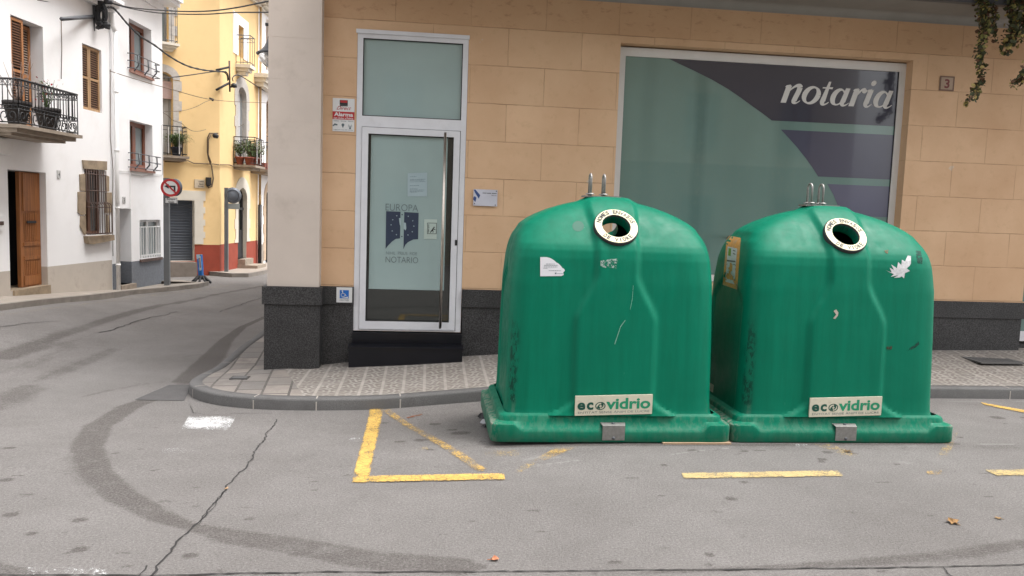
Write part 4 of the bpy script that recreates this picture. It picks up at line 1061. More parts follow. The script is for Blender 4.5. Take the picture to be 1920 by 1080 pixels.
RING_C = Vector((0.0, -0.335, 1.560)); RN = Vector((0, -0.75, 0.66)).normalized()
def cutter():
    mb = MB(); 
    for sg in (-1, 1):
        n_ = Vector((0, RN.y*(1 if sg < 0 else -1), RN.z)); c = Vector((0 if sg < 0 else .06, RING_C.y*(1 if sg < 0 else -.9), RING_C.z))
        ax = n_; u = Vector((1, 0, 0)); w = ax.cross(u); n = 40; vs = []
        for h in (-.16, .12):
            for k in range(n): vs.append(c+ax*h+(u*math.cos(2*math.pi*k/n)+w*math.sin(2*math.pi*k/n))*.106)
        mb.add(vs, [(k, (k+1) % n, n+(k+1) % n, n+k) for k in range(n)]+[tuple(range(n-1, -1, -1)), tuple(range(n, 2*n))])
    return mb.build('cut', [], smooth=False)
def boolean(o, c, mat_clear=True):
    md = o.modifiers.new('b', 'BOOLEAN'); md.operation = 'DIFFERENCE'; md.solver = 'EXACT'; md.object = c
    bpy.context.view_layer.update()
    me = bpy.data.meshes.new_from_object(o.evaluated_get(bpy.context.evaluated_depsgraph_get()))
    o.modifiers.clear(); o.data = me; bpy.data.objects.remove(c)
def make_body(parent):
    o = mk(bin_shell(0.0), 'body'); i_ = bin_shell(0.035)
    for v in i_.vertices: v.co.z = min(v.co.z+.03, v.co.z if v.co.z > 1.2 else 9) if False else v.co.z-.0+(.02 if v.co.z < .3 else -.03 if v.co.z > 1.45 else 0)
    boolean(o, mk(i_)); boolean(o, cutter())
    me = o.data; me.name = 'body'
    bm = bmesh.new(); bm.from_mesh(me)
    for f in bm.faces: f.smooth = True
    for e in bm.edges:
        if len(e.link_faces) == 2 and e.calc_face_angle(0) > R(38): e.smooth = False
    bm.to_mesh(me); bm.free(); me.materials.clear(); me.materials.append(m_green)
    o.parent = parent; return o
def base_mesh(parent):
    prof = [(0.0, .895, .555), (0.01, .90, .56), (.115, .90, .56), (.128, .897, .557), (.135, .885, .545), (.140, .865, .53), (.146, .845, .517), (.176, .840, .512), (.186, .832, .507), (.192, .81, .50), (.20, .795, .494)]
    N = 240; n = 26; V = []; SC = []
    for z, a, b in prof:
        th = np.linspace(0, 2*np.pi, 8001); c, s_ = np.cos(th), np.sin(th)
        X = a*np.sign(c)*np.abs(c)**(2/n); Y = b*np.sign(s_)*np.abs(s_)**(2/n)
        L = np.concatenate([[0], np.cumsum(np.hypot(np.diff(X), np.diff(Y)))]); t = np.linspace(0, L[-1], N, endpoint=False)
        for x, y in zip(np.interp(t, L, X), np.interp(t, L, Y)):
            zz, yy, xx = z, y, x
            # the middle of the front and back rim slopes down like a sill
            if abs(y) > b*.9:
                w = ss((.73-abs(x))/.06)
                if .11 < z < .145: zz = z-w*.045*ss((abs(y)-.50)/.06); 
            V.append((xx, yy, zz)); SC.append(.75*ss((abs(x)-.82)/.06)*(1 if z > .12 else .3)+(.10 if z > .12 and abs(y) > .5 else .03))
    nl = len(prof); Fc = []
    for i in range(nl-1):
        for k in range(N): Fc.append((i*N+k, i*N+(k+1) % N, (i+1)*N+(k+1) % N, (i+1)*N+k))
    V.append((0, 0, 0)); SC.append(0)
    for k in range(N): Fc.append(((k+1) % N, k, len(V)-1))
    me = bpy.data.meshes.new('base'); me.from_pydata(V, [], Fc); me.materials.append(m_green)
    at = me.attributes.new('scuff', 'FLOAT', 'POINT'); at.data.foreach_set('value', np.array(SC, dtype=np.float32))
    bm = bmesh.new(); bm.from_mesh(me)
    for f in bm.faces: f.smooth = True
    for e in bm.edges:
        if len(e.link_faces) == 2 and e.calc_face_angle(0) > R(40): e.smooth = False
    bm.to_mesh(me); bm.free()
    o = mk(me, 'base'); o.parent = parent; return o
LOC1 = Vector((1.380, BC_Y, 0.008))
def make_bin():
    t = thing('glass_container', LOC1, 'x', 'recycling bin', 'green glass recycling containers')
    make_body(t); base_mesh(t)
    W = lambda p: Vector(p)+LOC1
    # deposit ring front and back
    for sg in (-1, 1):
        n_ = Vector((0, RN.y*(1 if sg < 0 else -1), RN.z)); c = Vector((0 if sg < 0 else .06, RING_C.y*(1 if sg < 0 else -.9), RING_C.z))+n_*.012
        u = Vector((1, 0, 0))*(1 if sg < 0 else -1); w = n_.cross(u)
        Pr = lambda a, b_, o=0.0: W(c+u*a+w*b_+n_*o)
        mb = MB(); mb.lathe(W(c), [(.106, -.05), (.106, .010), (.163, .010), (.167, .004), (.165, -.07)], 56, 0, tuple(n_))
        collar = mb.build('deposit_collar', m_ink, t)
        mb = MB(); disc2(mb, lambda a, b_: Pr(a, b_, .013), (0, 0), .160, None, 56, 0, .108); mb.build('ring', m_ringy, collar)
        if sg < 0:
            mb = MB()
            def arc_text(txt, a0, a1, r, inward=False):
                n = len(txt)
                for i, chh in enumerate(txt):
                    if chh == ' ': continue
                    a = R(a0+(a1-a0)*i/(n-1)); cw, chh_h = .019, .036
                    cxx, cyy = r*math.sin(a), r*math.cos(a)
                    ca, sa = (math.cos(a), -math.sin(a)) if not inward else (-math.cos(a), math.sin(a))
                    wd = cw*(.35 if chh == 'I' else 1.25 if chh in 'MNV' else 1)
                    put_text(mb, chh, lambda p, q: Pr(cxx+p*ca-q*sa, cyy+p*sa+q*ca, .0148), -wd*.62, wd*.62, -chh_h/2, chh_h/2, 0.03)
            arc_text('NOMES ENVASOS', -72, 72, .134); arc_text('DE VIDRE', 224, 136, .134, True)
            mb.build('ring_lettering', m_ink, collar)
        disc = None
    # logo plate
    ex0, ex1, ez0, ez1 = -.288, .288, .200, .345
    ys_ = front_y(0, .27)-.012
    tilt = lambda u, v, o=0.0: W((ex0+(ex1-ex0)*u, ys_-.006-o, ez0+(ez1-ez0)*v+(u-.5)*.018))
    mb = MB(); mb.hexa([tilt(0, 0), tilt(1, 0), tilt(1, 0, -.012), tilt(0, 0, -.012), tilt(0, 1), tilt(1, 1), tilt(1, 1, -.012), tilt(0, 1, -.012)])
    pl = mb.build('logo_plate', m_cream, t)
    T1 = lambda u, v: tilt(u, v, .0012); T2 = lambda u, v: tilt(u, v, .0020)
    mb = MB(); put_text(mb, 'e', T1, .030, .130, .285, .67, .035); put_text(mb, 'c', T1, .150, .235, .285, .67, .035)
    disc2(mb, T1, (.325, .475), .066, .205, 36, 0, .054, .165)
    stroke(mb, T1, [(.292, .36), (.297, .46), (.318, .55), (.345, .57)], [.018, .022, .02, .02]); mb.poly([T1(.335, .66), T1(.335, .48), T1(.366, .57)])
    stroke(mb, T2, [(.357, .60), (.354, .46), (.335, .39), (.312, .38)], [.015, .018, .018, .02]); mb.poly([T2(.318, .30), T2(.318, .46), T2(.288, .38)])
    mb.build('dark_lettering', m_ecod, pl)
    mb = MB(); put_text(mb, 'vidrio', T1, .398, .972, .285, .86, .03); mb.build('green_lettering', m_ecog, pl)
    mb = MB(); put_text(mb, 'ENTITAT SENSE ÀNIM DE LUCRE', T1, .04, .965, .10, .235, -.005); mb.build('small_lettering', m_inkg, pl)
    # steel lock plate on the foot
    mb = MB(); by = -.5665
    mb.hexa([W(q) for q in ((-.083, by, .018), (.083, by, .018), (.083, by+.01, .018), (-.083, by+.01, .018), (-.083, by, .122), (.083, by, .122), (.083, by+.01, .122), (-.083, by+.01, .122))])
    mb.hexa([W(q) for q in ((-.083, by, .1225), (.083, by, .1225), (.095, by+.05, .137), (-.095, by+.05, .137), (-.083, by, .1255), (.083, by, .1255), (.095, by+.05, .141), (-.095, by+.05, .141))])
    lp = mb.build('lock_plate', m_zinc, t)
    mb = MB(); mb.lathe(W((0, by-.004, .034)), [(0.0, 0), (.012, 0), (.012, .006)], 16, 0, (0, 1, 0)); mb.lathe(W((0, by+.03, .132)), [(.012, 0), (.012, .010), (0, .010)], 16); mb.build('bolt', m_iron2, lp)
    # lifting gear
    mb = MB(); mb.box(*[q for ab in ((LOC1.x-.19, LOC1.x+.10), (LOC1.y-.055, LOC1.y+.065), (1.796, 1.808)) for q in ab]); mb.build('top_plate', m_zinc, t)
    for hx_, hy in ((-.138, -.01), (-.022, .03)):
        mb = MB(); pts = []
        for k in range(13):
            a = math.pi*k/12; pts.append(W((hx_, hy-.036*math.cos(a), 1.93+.036*math.sin(a))))
        pts = [W((hx_, hy-.036, 1.80))]+pts+[W((hx_, hy+.036, 1.80))]
        mb.tube(pts, .0085, 10)
        for s_ in (-.036, .036): mb.lathe(W((hx_, hy+s_, 1.81)), [(.028, 0), (.028, .006), (.016, .010)], 16)
        mb.build('lifting_hook', m_zinc, t)
    return t
def copy_tree(o, parent=None):
    c = o.copy(); scene.collection.objects.link(c); c.parent = parent
    for ch in list(o.children): copy_tree(ch, c)
    return c
bin1 = make_bin(); bin2 = copy_tree(bin1); bin2.location = (3.183, BC_Y+.02, 0.004)
bin1['label'] = 'left green glass recycling container with torn white label, light showing through its hole'
bin2['label'] = 'right green glass recycling container with orange poster on its left flank, dark deposit hole'

def shell_hit(parent, x, y):
    """where the sight line through a photo point meets the moulded shell"""
    L = wloc(parent); d = ray(x, y)
    def inside(p):
        q = p-L
        if not .19 < q.z < 1.77: return False
        a, b, n = keyed(q.z); yy = max(0, abs(q.y)-.030*bottle(q.x, q.z)*slope_n(q.z)[0]); xx = abs(q.x)
        if q.z < 1.3: hw = .30 if q.z < 1.0 else .30-.3*ss((q.z-1.0)/.3); xx += .018*ss((hw-abs(q.y))/.03+.5)
        return (xx/a)**n+(yy/b)**n < 1
    t = 4.0
    while t < 9 and not inside(CAM+d*t): t += .02
    lo_, hi = t-.02, t
    for _ in range(14):
        m_ = (lo_+hi)/2
        if inside(CAM+d*m_): hi = m_
        else: lo_ = m_
    return CAM+d*lo_-L
def sticker(name, parent, px, mat, lift=.003, label=None):
    """paper hugging the shell; outline in photo points"""
    bm = bmesh.new(); f = bm.faces.new([bm.verts.new((x, -y, 0)) for x, y in px])
    bmesh.ops.triangulate(bm, faces=[f])
    for _ in range(2):
        bmesh.ops.subdivide_edges(bm, edges=[e for e in bm.edges if e.calc_length() > 3], cuts=1, use_grid_fill=True); bmesh.ops.triangulate(bm, faces=list(bm.faces))
    for v in bm.verts:
        p = shell_hit(parent, v.co.x, -v.co.y); q = (CAM-(p+wloc(parent))).normalized(); v.co = p+q*lift
    me = bpy.data.meshes.new(name); bm.to_mesh(me); bm.free(); me.materials.append(mat)
    o = bpy.data.objects.new(name, me); scene.collection.objects.link(o); o.parent = parent
    if label: o['label'] = label
    return o
B1 = B2 = lambda *q: list(q)
lab = sticker('torn_label', bin1, B1((1013, 482), (1013, 518), (1053, 517.5), (1057, 515), (1056, 511), (1059, 507.5), (1058, 504.5), (1054, 502), (1052, 499), (1050, 497), (1047, 494), (1043, 492), (1040, 489), (1036, 486), (1031, 483.5), (1025, 482)), m_paper)
mb = MB(); rs = random.Random(2)
for yy, x0, x1 in ((494.5, 1024, 1040), (497, 1020, 1046), (500, 1020, 1045), (502.5, 1019, 1027), (507, 1029, 1052), (512.5, 1045, 1056)):
    x = x0
    while x < x1:
        w = rs.uniform(1.5, 4); x2 = min(x+w, x1)
        mb.quad(*[wloc(bin1)+shell_hit(bin1, *q)-ray(*q)*.0045 for q in ((x, yy+.9), (x2, yy+.9), (x2, yy), (x, yy))]); x += w+.8
mb.quad(*[wloc(bin1)+shell_hit(bin1, *q)-ray(*q)*.0045 for q in ((1040.5, 514), (1043.5, 514), (1043.5, 511), (1040.5, 511))])
mb.build('print', m_inkg, lab)
def scrape_mat(name, col, thr, sc=70, seed=0):
    mt, nt, b = new_mat(name, 0.7, 0.3); P = geo(nt); b.inputs['Base Color'].default_value = (*col, 1)
    mp = node(nt, 'ShaderNodeMapping'); mp.inputs['Location'].default_value = (seed, 0, seed); nt.links.new(P, mp.inputs[0])
    nt.links.new(remap(nt, noise(nt, mp.outputs[0], sc, 5, 0.75), thr-.02, thr+.03, 0, .85), b.inputs['Alpha']); return mt
m_resid = scrape_mat('glue_residue', (.36, .46, .42), .52)
m_scrape = scrape_mat('dark_scrape', (.006, .05, .035), .47, 40)
sticker('glue_residue', bin1, B1((1126, 489), (1126, 498), (1132, 502), (1145, 502), (1156, 503), (1157, 492), (1160, 485), (1140, 486)), m_resid)
sticker('scratch', bin1, B1((1152, 645), (1163, 612), (1172, 600), (1172.8, 601), (1164, 613), (1153.2, 646)), scrape_mat('pale_scratch', (.2, .42, .33), .35))
sticker('scratch', bin1, B1((1181, 580), (1185, 560), (1187, 535), (1188, 535), (1186, 562), (1182, 581)), scrape_mat('pale_scratch', (.12, .36, .26), .38))
sticker('patch', bin1, B1(*[(1084+11*math.cos(R(a)), 424+10*math.sin(R(a))) for a in range(0, 360, 24)]), M('old_disc_mark', (.0006, .085, .05), .6), .0012)
sticker('patch', bin1, B1(*[(1182+9*math.cos(R(a)), 391.5+5*math.sin(R(a))) for a in range(0, 360, 24)]), M('old_disc_mark', (.0006, .085, .05), .6), .0012)
# right container: torn white label, grime and orange poster on the flank
torn = [(1661, 507), (1672, 511), (1668, 502), (1676, 506), (1671, 496), (1682, 503), (1684, 491), (1690, 497), (1691, 487), (1697, 490), (1702, 479), (1708, 480), (1708, 494), (1705, 499), (1700, 503), (1706, 508), (1697, 512), (1695, 522), (1691, 518), (1688, 520), (1676, 521), (1684, 516), (1670, 519), (1676, 514)]
sticker('torn_label', bin2, B2(*torn), M('torn_paper', (.50, .50, .51), .8, var=.2, sc=60))
sticker('bird_dropping', bin2, B2((1563, 583), (1568, 580), (1572, 586), (1571, 592), (1566, 598), (1562, 597), (1568, 590)), M('dropping', (.4, .36, .3), .8))
sticker('scrape', bin2, B2((1700, 658), (1712, 648), (1722, 640), (1724, 645), (1716, 652), (1706, 657)), m_scrape)
sticker('scrape', bin2, B2((1717, 470), (1726, 470), (1730, 485), (1729, 495), (1720, 493)), m_scrape)
sticker('scrape', bin2, B2((1662, 650), (1673, 649), (1672, 655), (1663, 655)), scrape_mat('brown_scrape', (.05, .04, .02), .42, 40, 3))
sticker('scrape', bin2, B2((1657, 470), (1666, 468), (1665, 475), (1659, 475)), scrape_mat('rust_scrape', (.16, .10, .05), .48, 60, 5))
def flank_sheet(name, parent, px, mat, lift, nu=6, nv=14, label=None):
    """sheet glued round the flank, px: photo corners tl, tr, br, bl"""
    V = []
    for j in range(nv+1):
        for i in range(nu+1):
            u, v = i/nu, j/nv
            a = [px[0][k]+(px[1][k]-px[0][k])*u for k in (0, 1)]; b = [px[3][k]+(px[2][k]-px[3][k])*u for k in (0, 1)]
            q = [a[k]+(b[k]-a[k])*v for k in (0, 1)]; V.append(shell_hit(parent, *q)-ray(*q)*lift)
    Fc = [(j*(nu+1)+i, j*(nu+1)+i+1, (j+1)*(nu+1)+i+1, (j+1)*(nu+1)+i) for j in range(nv) for i in range(nu)]
    me = bpy.data.meshes.new(name); me.from_pydata([tuple(q) for q in V], [], Fc); me.materials.append(mat)
    for p in me.polygons: p.use_smooth = True
    o = mk(me, name); o.parent = parent
    if label: o['label'] = label
    return o
m_orange = M('orange_poster', (.50, .24, .06), .8, var=.2, sc=40, dirt=(.32, .27, .2, .7), dsc=14, dthr=(.5, .62))
po = flank_sheet('poster', bin2, [(1363, 441), (1389, 446), (1382, 543), (1355, 534)], m_orange, .003)
flank_sheet('white_panel', po, [(1364.5, 462), (1382, 466), (1377, 533), (1360, 528)], M('weathered_paper', (.42, .44, .44), .8, var=.15, sc=50, dirt=(.3, .2, .1, .5), dsc=30), .0045)
flank_sheet('green_print', po, [(1366, 465), (1371, 466), (1370, 480), (1365, 479)], M('poster_green', (.12, .24, .03), .8), .006, 2, 3)
for k, (y0, y1) in enumerate(((487, 490), (494, 497), (501, 505), (468, 470), (474, 476))):
    xa = 1363 if y0 > 480 else 1374
    flank_sheet('print', po, [(xa, y0), (1379, y0+2), (1379, y1+2), (xa, y1)], M('poster_print', (.10, .10, .09), .8) if k == 0 else bpy.data.materials['poster_print'], .006, 2, 2)
flank_sheet('orange_print', po, [(1363, 512), (1376, 515), (1375, 526), (1362, 522)], bpy.data.materials['orange_poster'], .006, 3, 3)
# numbered tag low on the flank
tg = flank_sheet('number_tag', bin2, [(1329, 716), (1338.5, 722), (1337, 736), (1328, 731)], M('tag_cream', (.4, .38, .3), .6), .003, 2, 2)
# plank scraps under the left container's front edge
wd = thing('wood_strip', (2.05, BC_Y-.565, 0), 'thin pale wood strip sticking out under the front right foot of left container', 'wood strip')
mb = MB(); mb.box(1.75, 2.272, 5.372, 5.50, 0.000, 0.011); mb.build('strip', M('raw_wood', (.36, .25, .16), .8, var=.3, sc=6, stretch=(1, 10, 10)), wd)

# litter and leaves
def scrap(name, px, label, cat, mat, size, seed, flat=.35):
    p = on_road(*px); t = thing(name, p, label, cat); rs = random.Random(seed); mb = MB()
    n = 9; ring = [(p.x+size*rs.uniform(.5, 1)*math.cos(2*math.pi*k/n), p.y+size*.7*rs.uniform(.5, 1)*math.sin(2*math.pi*k/n), p.z+size*flat*rs.uniform(.05, .5)) for k in range(n)]
    top = [(p.x+(x-p.x)*.5, p.y+(y-p.y)*.5, z+size*flat*rs.uniform(.5, 1.2)) for x, y, z in ring]; c = (p.x, p.y, p.z+size*flat*1.2)
    vs = [Vector(q) for q in ring+top+[c]]
    mb.add(vs, [(k, (k+1) % n, n+(k+1) % n, n+k) for k in range(n)]+[(n+k, n+(k+1) % n, 2*n) for k in range(n)]); mb.build('piece', mat, t); return t
m_plast = M('black_litter', (.012, .012, .014), .45)
scrap('litter', (905, 784), 'crumpled black litter against the left container foot, nearer the kerb', 'litter', m_plast, .055, 1, .7)
scrap('litter', (909, 794), 'crumpled white tissue against the left container foot', 'litter', M('tissue', (.62, .63, .66), .8), .045, 2, .7)
scrap('litter', (912, 801), 'black plastic scrap under the white tissue by container foot', 'litter', m_plast, .05, 3, .3)
def leaf_on_road(px, size, col, label, seed, curl=.2):
    p = on_road(*px); t = thing('fallen_leaf', p, label, 'leaf'); rs = random.Random(seed); mb = MB(); a0 = rs.uniform(0, 6)
    pts = []
    for k in range(10):
        r = size*(1 if k % 2 == 0 else .55)*rs.uniform(.75, 1.1); a = a0+2*math.pi*k/10; pts.append(Vector((p.x+r*math.cos(a), p.y+r*math.sin(a), p.z+.005+size*curl*rs.uniform(0, 1))))
    c = Vector((p.x, p.y, p.z+.008)); mb.add(pts+[c], [(k, (k+1) % 10, 10) for k in range(10)])
    mb.tube([c, c+Vector((math.cos(a0+2), math.sin(a0+2), .1))*size*1.4], .0015, 5); mb.build('blade', M('leaf_'+str(seed), col, .8, var=.3, sc=60), t)
leaf_on_road((1786, 981), .045, (.24, .13, .045), 'dry brown curled leaf on asphalt, bottom right', 11, .35)
leaf_on_road((1872, 973), .025, (.26, .16, .07), 'small dry leaf at the right edge of the asphalt', 12, .3)
leaf_on_road((927, 1051), .028, (.42, .16, .08), 'reddish leaf on asphalt at bottom centre', 13, .5)
leaf_on_road((1590, 848), .035, (.12, .075, .03), 'dark leaf on yellow line in front of the right container', 14, .4)
leaf_on_road((425, 918), .018, (.38, .24, .13), 'tiny tan leaf beside the long road crack', 15, .3)

# ------------------------------------------------------------------ house parts used on the left
def louvre(mb, F, s0, s1, z0, z1, o, tilt=0.018, w=.045, mats=(0, 1), n_mid=1):
    """one louvred shutter leaf"""
    mb.fbox(F, s0, s0+w, z0, z1, o-.03, o, mats[0]); mb.fbox(F, s1-w, s1, z0, z1, o-.03, o, mats[0])
    mids = [z0, z1-w] + [z0+(z1-z0)*k/(n_mid+1)-w/2 for k in range(1, n_mid+1)]
    for z in mids: mb.fbox(F, s0+w, s1-w, z, z+w, o-.029, o-.001, mats[0])
    z = z0+w+.01; P = F.pt
    while z < z1-w-.01:
        if not any(mz-.025 < z < mz+w for mz in mids):
            mb.quad(P(s0+w, z, o-.004), P(s1-w, z, o-.004), P(s1-w, z+.032, o-.024), P(s0+w, z+.032, o-.024), mats[1])
            mb.quad(P(s0+w, z, o-.004), P(s0+w, z+.004, o-.003), P(s1-w, z+.004, o-.003), P(s1-w, z, o-.004), mats[0])
        z += .04
    mb.quad(P(s0+w, z0, o-.028), P(s1-w, z0, o-.028), P(s1-w, z1, o-.028), P(s0+w, z1, o-.028), 2)
def glazed(F, op, name, parent, fmat, o, leaves=2, w=.06, dark=False, gmat=None):
    mb = MB(); a, b, c, d = op['s0'], op['s1'], op['z0'], op['z1']
    mb.fbox(F, a, a+w, c, d, o-.05, o); mb.fbox(F, b-w, b, c, d, o-.05, o); mb.fbox(F, a+w, b-w, c, c+w*1.3, o-.05, o); mb.fbox(F, a+w, b-w, d-w, d, o-.05, o)
    for k in range(1, leaves):
        x = a+(b-a)*k/leaves; mb.fbox(F, x-w*.8, x+w*.8, c+w*1.3, d-w, o-.048, o+.004)
    f = mb.build(name, fmat, parent)
    mb = MB(); mb.quad(F.pt(a+.01, c+.01, o-.03), F.pt(b-.01, c+.01, o-.03), F.pt(b-.01, d-.01, o-.03), F.pt(a+.01, d-.01, o-.03)); mb.build('pane', gmat or m_winglass, f)
    return f
def railing(F, s0, s1, z0, h, dep, parent, mat, step=.11, r=.007, white=(), name='railing'):
    mb = MB(); P = F.pt
    cs = [P(s0, 0, 0.01), P(s0, 0, dep), P(s1, 0, dep), P(s1, 0, 0.01)]
    up = lambda p, z: p+Vector((0, 0, z))
    for z, rr in ((z0+h, .013), (z0+.05, .010), (z0+h*.86, .006)):
        mb.tube([up(c, z) for c in cs], rr, 6)
    for a, b in zip(cs[:-1], cs[1:]):
        L = (b-a).length; n = max(1, int(L/step))
        for k in range(n+1):
            q = a.lerp(b, k/n); mb.tube([up(q, z0+.0), up(q, z0+h)], r, 5)
    o = mb.build(name, mat, parent)
    if white:
        for wpos in white:
            mb = MB(); q = P(s0+(s1-s0)*wpos, 0, dep+.012)
            for k in range(24): mb.lathe(up(q, z0+.04+(h-.08)*k/24), [(.004, 0), (.016, .012), (.016, .02), (.004, .032)], 6)
            mb.build('white_baluster', m_signw, o)
    return o
def slab(F, s0, s1, z, dep, parent, mat, steps=3, th=.06, name='balcony'):
    mb = MB()
    for k in range(steps): mb.fbox(F, s0-.04+k*.06, s1+.04-k*.06, z-th*(k+1)+.001, z-th*k, 0.0-.01, dep+.05-k*(dep*.22), 0)
    return mb.build(name, mat, parent)
def plant(name, c, r, h, n, label, cat, pot=None, seed=1, droop=.5, mat=None, potmat=None, group=None):
    rs = random.Random(seed); t = thing(name, c, label, cat, group)
    if pot:
        mb = MB(); mb.lathe(c, [(pot*.7, 0), (pot, pot*1.4), (pot*1.08, pot*1.4), (pot*1.08, pot*1.65), (pot*.9, pot*1.65), (pot*.85, pot*1.4), (0, pot*1.4)], 14); mb.build('pot', potmat or m_pot, t)
    z0 = (pot or 0)*1.5; mb = MB()
    for _ in range(n):
        a = rs.uniform(0, 2*math.pi); L = r*rs.uniform(.5, 1.2); hh = h*rs.uniform(.4, 1.1); w = rs.uniform(.01, .022); d = Vector((math.cos(a), math.sin(a), 0)); side = Vector((-d.y, d.x, 0)); prev = None
        for k in range(6):
            u = k/5; p = Vector(c)+Vector((0, 0, z0))+d*L*u+Vector((0, 0, hh*(u*1.6-droop*2.2*u*u))); ww = w*(1-u*.9)
            cur = (p-side*ww, p+side*ww)
            if prev: mb.quad(prev[0], cur[0], cur[1], prev[1])
            prev = cur
    mb.build('leaves', mat or m_leafc, t); return t
def bushy(name, c, r, h, n, label, cat, seed=1, mat=None, group=None, ls=.035):
    rs = random.Random(seed); t = thing(name, c, label, cat, group); mb = MB(); st = MB()
    for _ in range(max(4, n//14)):
        a = rs.uniform(0, 6.28); q = Vector((math.cos(a)*r*rs.uniform(.1, .9), math.sin(a)*r*.5*rs.uniform(.1, .9), h*rs.uniform(.5, 1))); st.tube([c, c+q*.5+Vector((0, 0, .02)), c+q], .004, 4)
        for _ in range(14):
            p = c+q*rs.uniform(.35, 1.05)+Vector((rs.uniform(-1, 1), rs.uniform(-1, 1), rs.uniform(-1, 1)))*.05
            u = Vector((rs.uniform(-1, 1), rs.uniform(-1, 1), rs.uniform(-1, 1))).normalized(); v = u.cross(Vector((rs.uniform(-1, 1), rs.uniform(-1, 1), rs.uniform(-1, 1)))).normalized(); l = ls*rs.uniform(.6, 1.2)
            mb.add([p-u*l, p+v*l*.5, p+u*l, p-v*l*.5], [(0, 1, 2, 3)])
    st.build('stems', m_cableb, t); mb.build('leaves', mat or m_leafc, t); return t

# ------------------------------------------------------------------ white corner house (left)
hA = thing('white_house', FA.pt(-2.0, 0, 0), 'white rendered house with beige base, scrolled iron balcony and stone-framed barred window', 'house')
oB = dict(**opx(FA, 22, 82, 34, 240)); zf = FA.px(60, 237)[1]; oB['z0'] = zf; oB['z1'] = FA.px(22, 27.8)[1]; oB['depth'] = .22
oS = opx(FA, 155, 190.5, 88, 208, depth=.22)
oD = opx(FA, 17, 88, 320, 549, depth=.45); oD['z1'] = FA.px(20, 318)[1]; oD['z0'] = FA.px(24, 545)[1]
oW = opx(FA, 159, 197, 317, 440, depth=.2)
rD = reveal(FA, oD['s1'], 76, 430); rS = reveal(FA, oS['s1'], 184, 150)
bandz = FA.px(92, 499.9)[1]
zA1 = FA.px(170, 12)[1]
mb = wall_mesh(FA, -9.5, 0, -0.6, 9.0, [oB, oS, oD, oW], .25, ((bandz, 1),)); shell(mb, FA, -9.5, 0.0, -.6, 9.0, 5)
mb.build('wall', [m_white, m_beigeb], hA)
mb = MB(); sE = FA.px(150, 5)[0]; zE = FA.px(190, 13, .1)[1]
for k in range(3): mb.fbox(FA, sE-.6-6, 0.0-.0, zE+.07*k, zE+.07*(k+1)-.001, .001, .12+.09*k)
mb.build('eave', m_white, hA)
for k_, op in ((0, oB),):
    mb = MB(); mb.fbox(FA, op['s0']+.0, op['s1'], op['z0'], op['z1'], -.60, -.22); mb.build('dark_room', m_dark, hA)
mb = MB(); sm = oB['s0']+(oB['s1']-oB['s0'])*.41
louvre(mb, FA, oB['s0']+.01, sm, oB['z0']+.02, oB['z1']-.02, -.02, n_mid=1); mb.build('shutter', [m_wood, m_woodd, m_dark], hA)
mb = MB(); louvre(mb, FA, sm+(oB['s1']-sm)*.42, oB['s1']-.02, oB['z0']+.02, oB['z1']-.03, -.20, n_mid=1, w=.05); mb.build('shutter', [m_wood, M('painted_lit_louvre', (.30, .24, .2), .6, var=.1), m_woodd], hA)  # paler slat colour stands in for light coming through
mb = MB(); louvre(mb, FA, oS['s0']+.01, (oS['s0']+oS['s1'])/2-.045, oS['z0']+.01, oS['z1']-.01, -rS+.03); sx_ = mb.build('shutter', [m_oldw, m_woodd, m_dark], hA)
mb = MB(); louvre(mb, FA, (oS['s0']+oS['s1'])/2-.04, oS['s1']-.005, oS['z0']+.01, oS['z1']-.01, -rS+.03); mb.build('shutter', [m_oldw, m_woodd, m_dark], hA)
mb = MB(); mb.fbox(FA, oS['s0'], oS['s1'], oS['z0'], oS['z1'], -.40, -.22); mb.build('dark_room', m_dark, hA)
# street door: one leaf stands open
mb = MB(); mb.fbox(FA, oD['s0'], oD['s1'], oD['z0'], oD['z1'], -1.8, -.46, 0); mb.build('dark_hall', m_dark, hA)
s_l = FA.px(38, 430, -rD)[0]; s_r = oD['s1']-.003; zt = oD['z1']; zb = oD['z0']
mb = MB(); mb.fbox(FA, s_l, s_r, zb+.01, zt-.01, -rD-.06, -rD)
H = zt-zb
for a, b in ((.02, .10), (.24, .27), (.36, .39), (.66, .985)):
    mb.fbox(FA, s_l+.07, s_r-.04, zb+H*a+.0, zb+H*b, -rD, -rD+.014)
for k in range(8):
    x = s_l+.09+(s_r-s_l-.15)*k/8; mb.fbox(FA, x, x+.02, zb+H*.40, zb+H*.64, -rD, -rD+.007); mb.fbox(FA, x, x+.02, zb+H*.11, zb+H*.23, -rD, -rD+.007)
dr = mb.build('door', m_door, hA)
mb = MB(); sx, zx = FA.px(57, 416, -rD); mb.fbox(FA, sx-.12, sx+.12, zx-.02, zx+.02, -rD+.014, -rD+.025); mb.build('letter_slot', m_iron, dr)
th = MB(); q = [FA.px(24, 555), FA.px(92, 550.5), FA.px(90, 534), FA.px(24, 547)]
th.fprism(FA, [(q[0][0], zb-.3), (q[1][0]+.0, zb-.3), (q[1][0], q[2][1]), (q[0][0], zb)], -.45, .035); th.build('doorstep', m_tanst, hA)
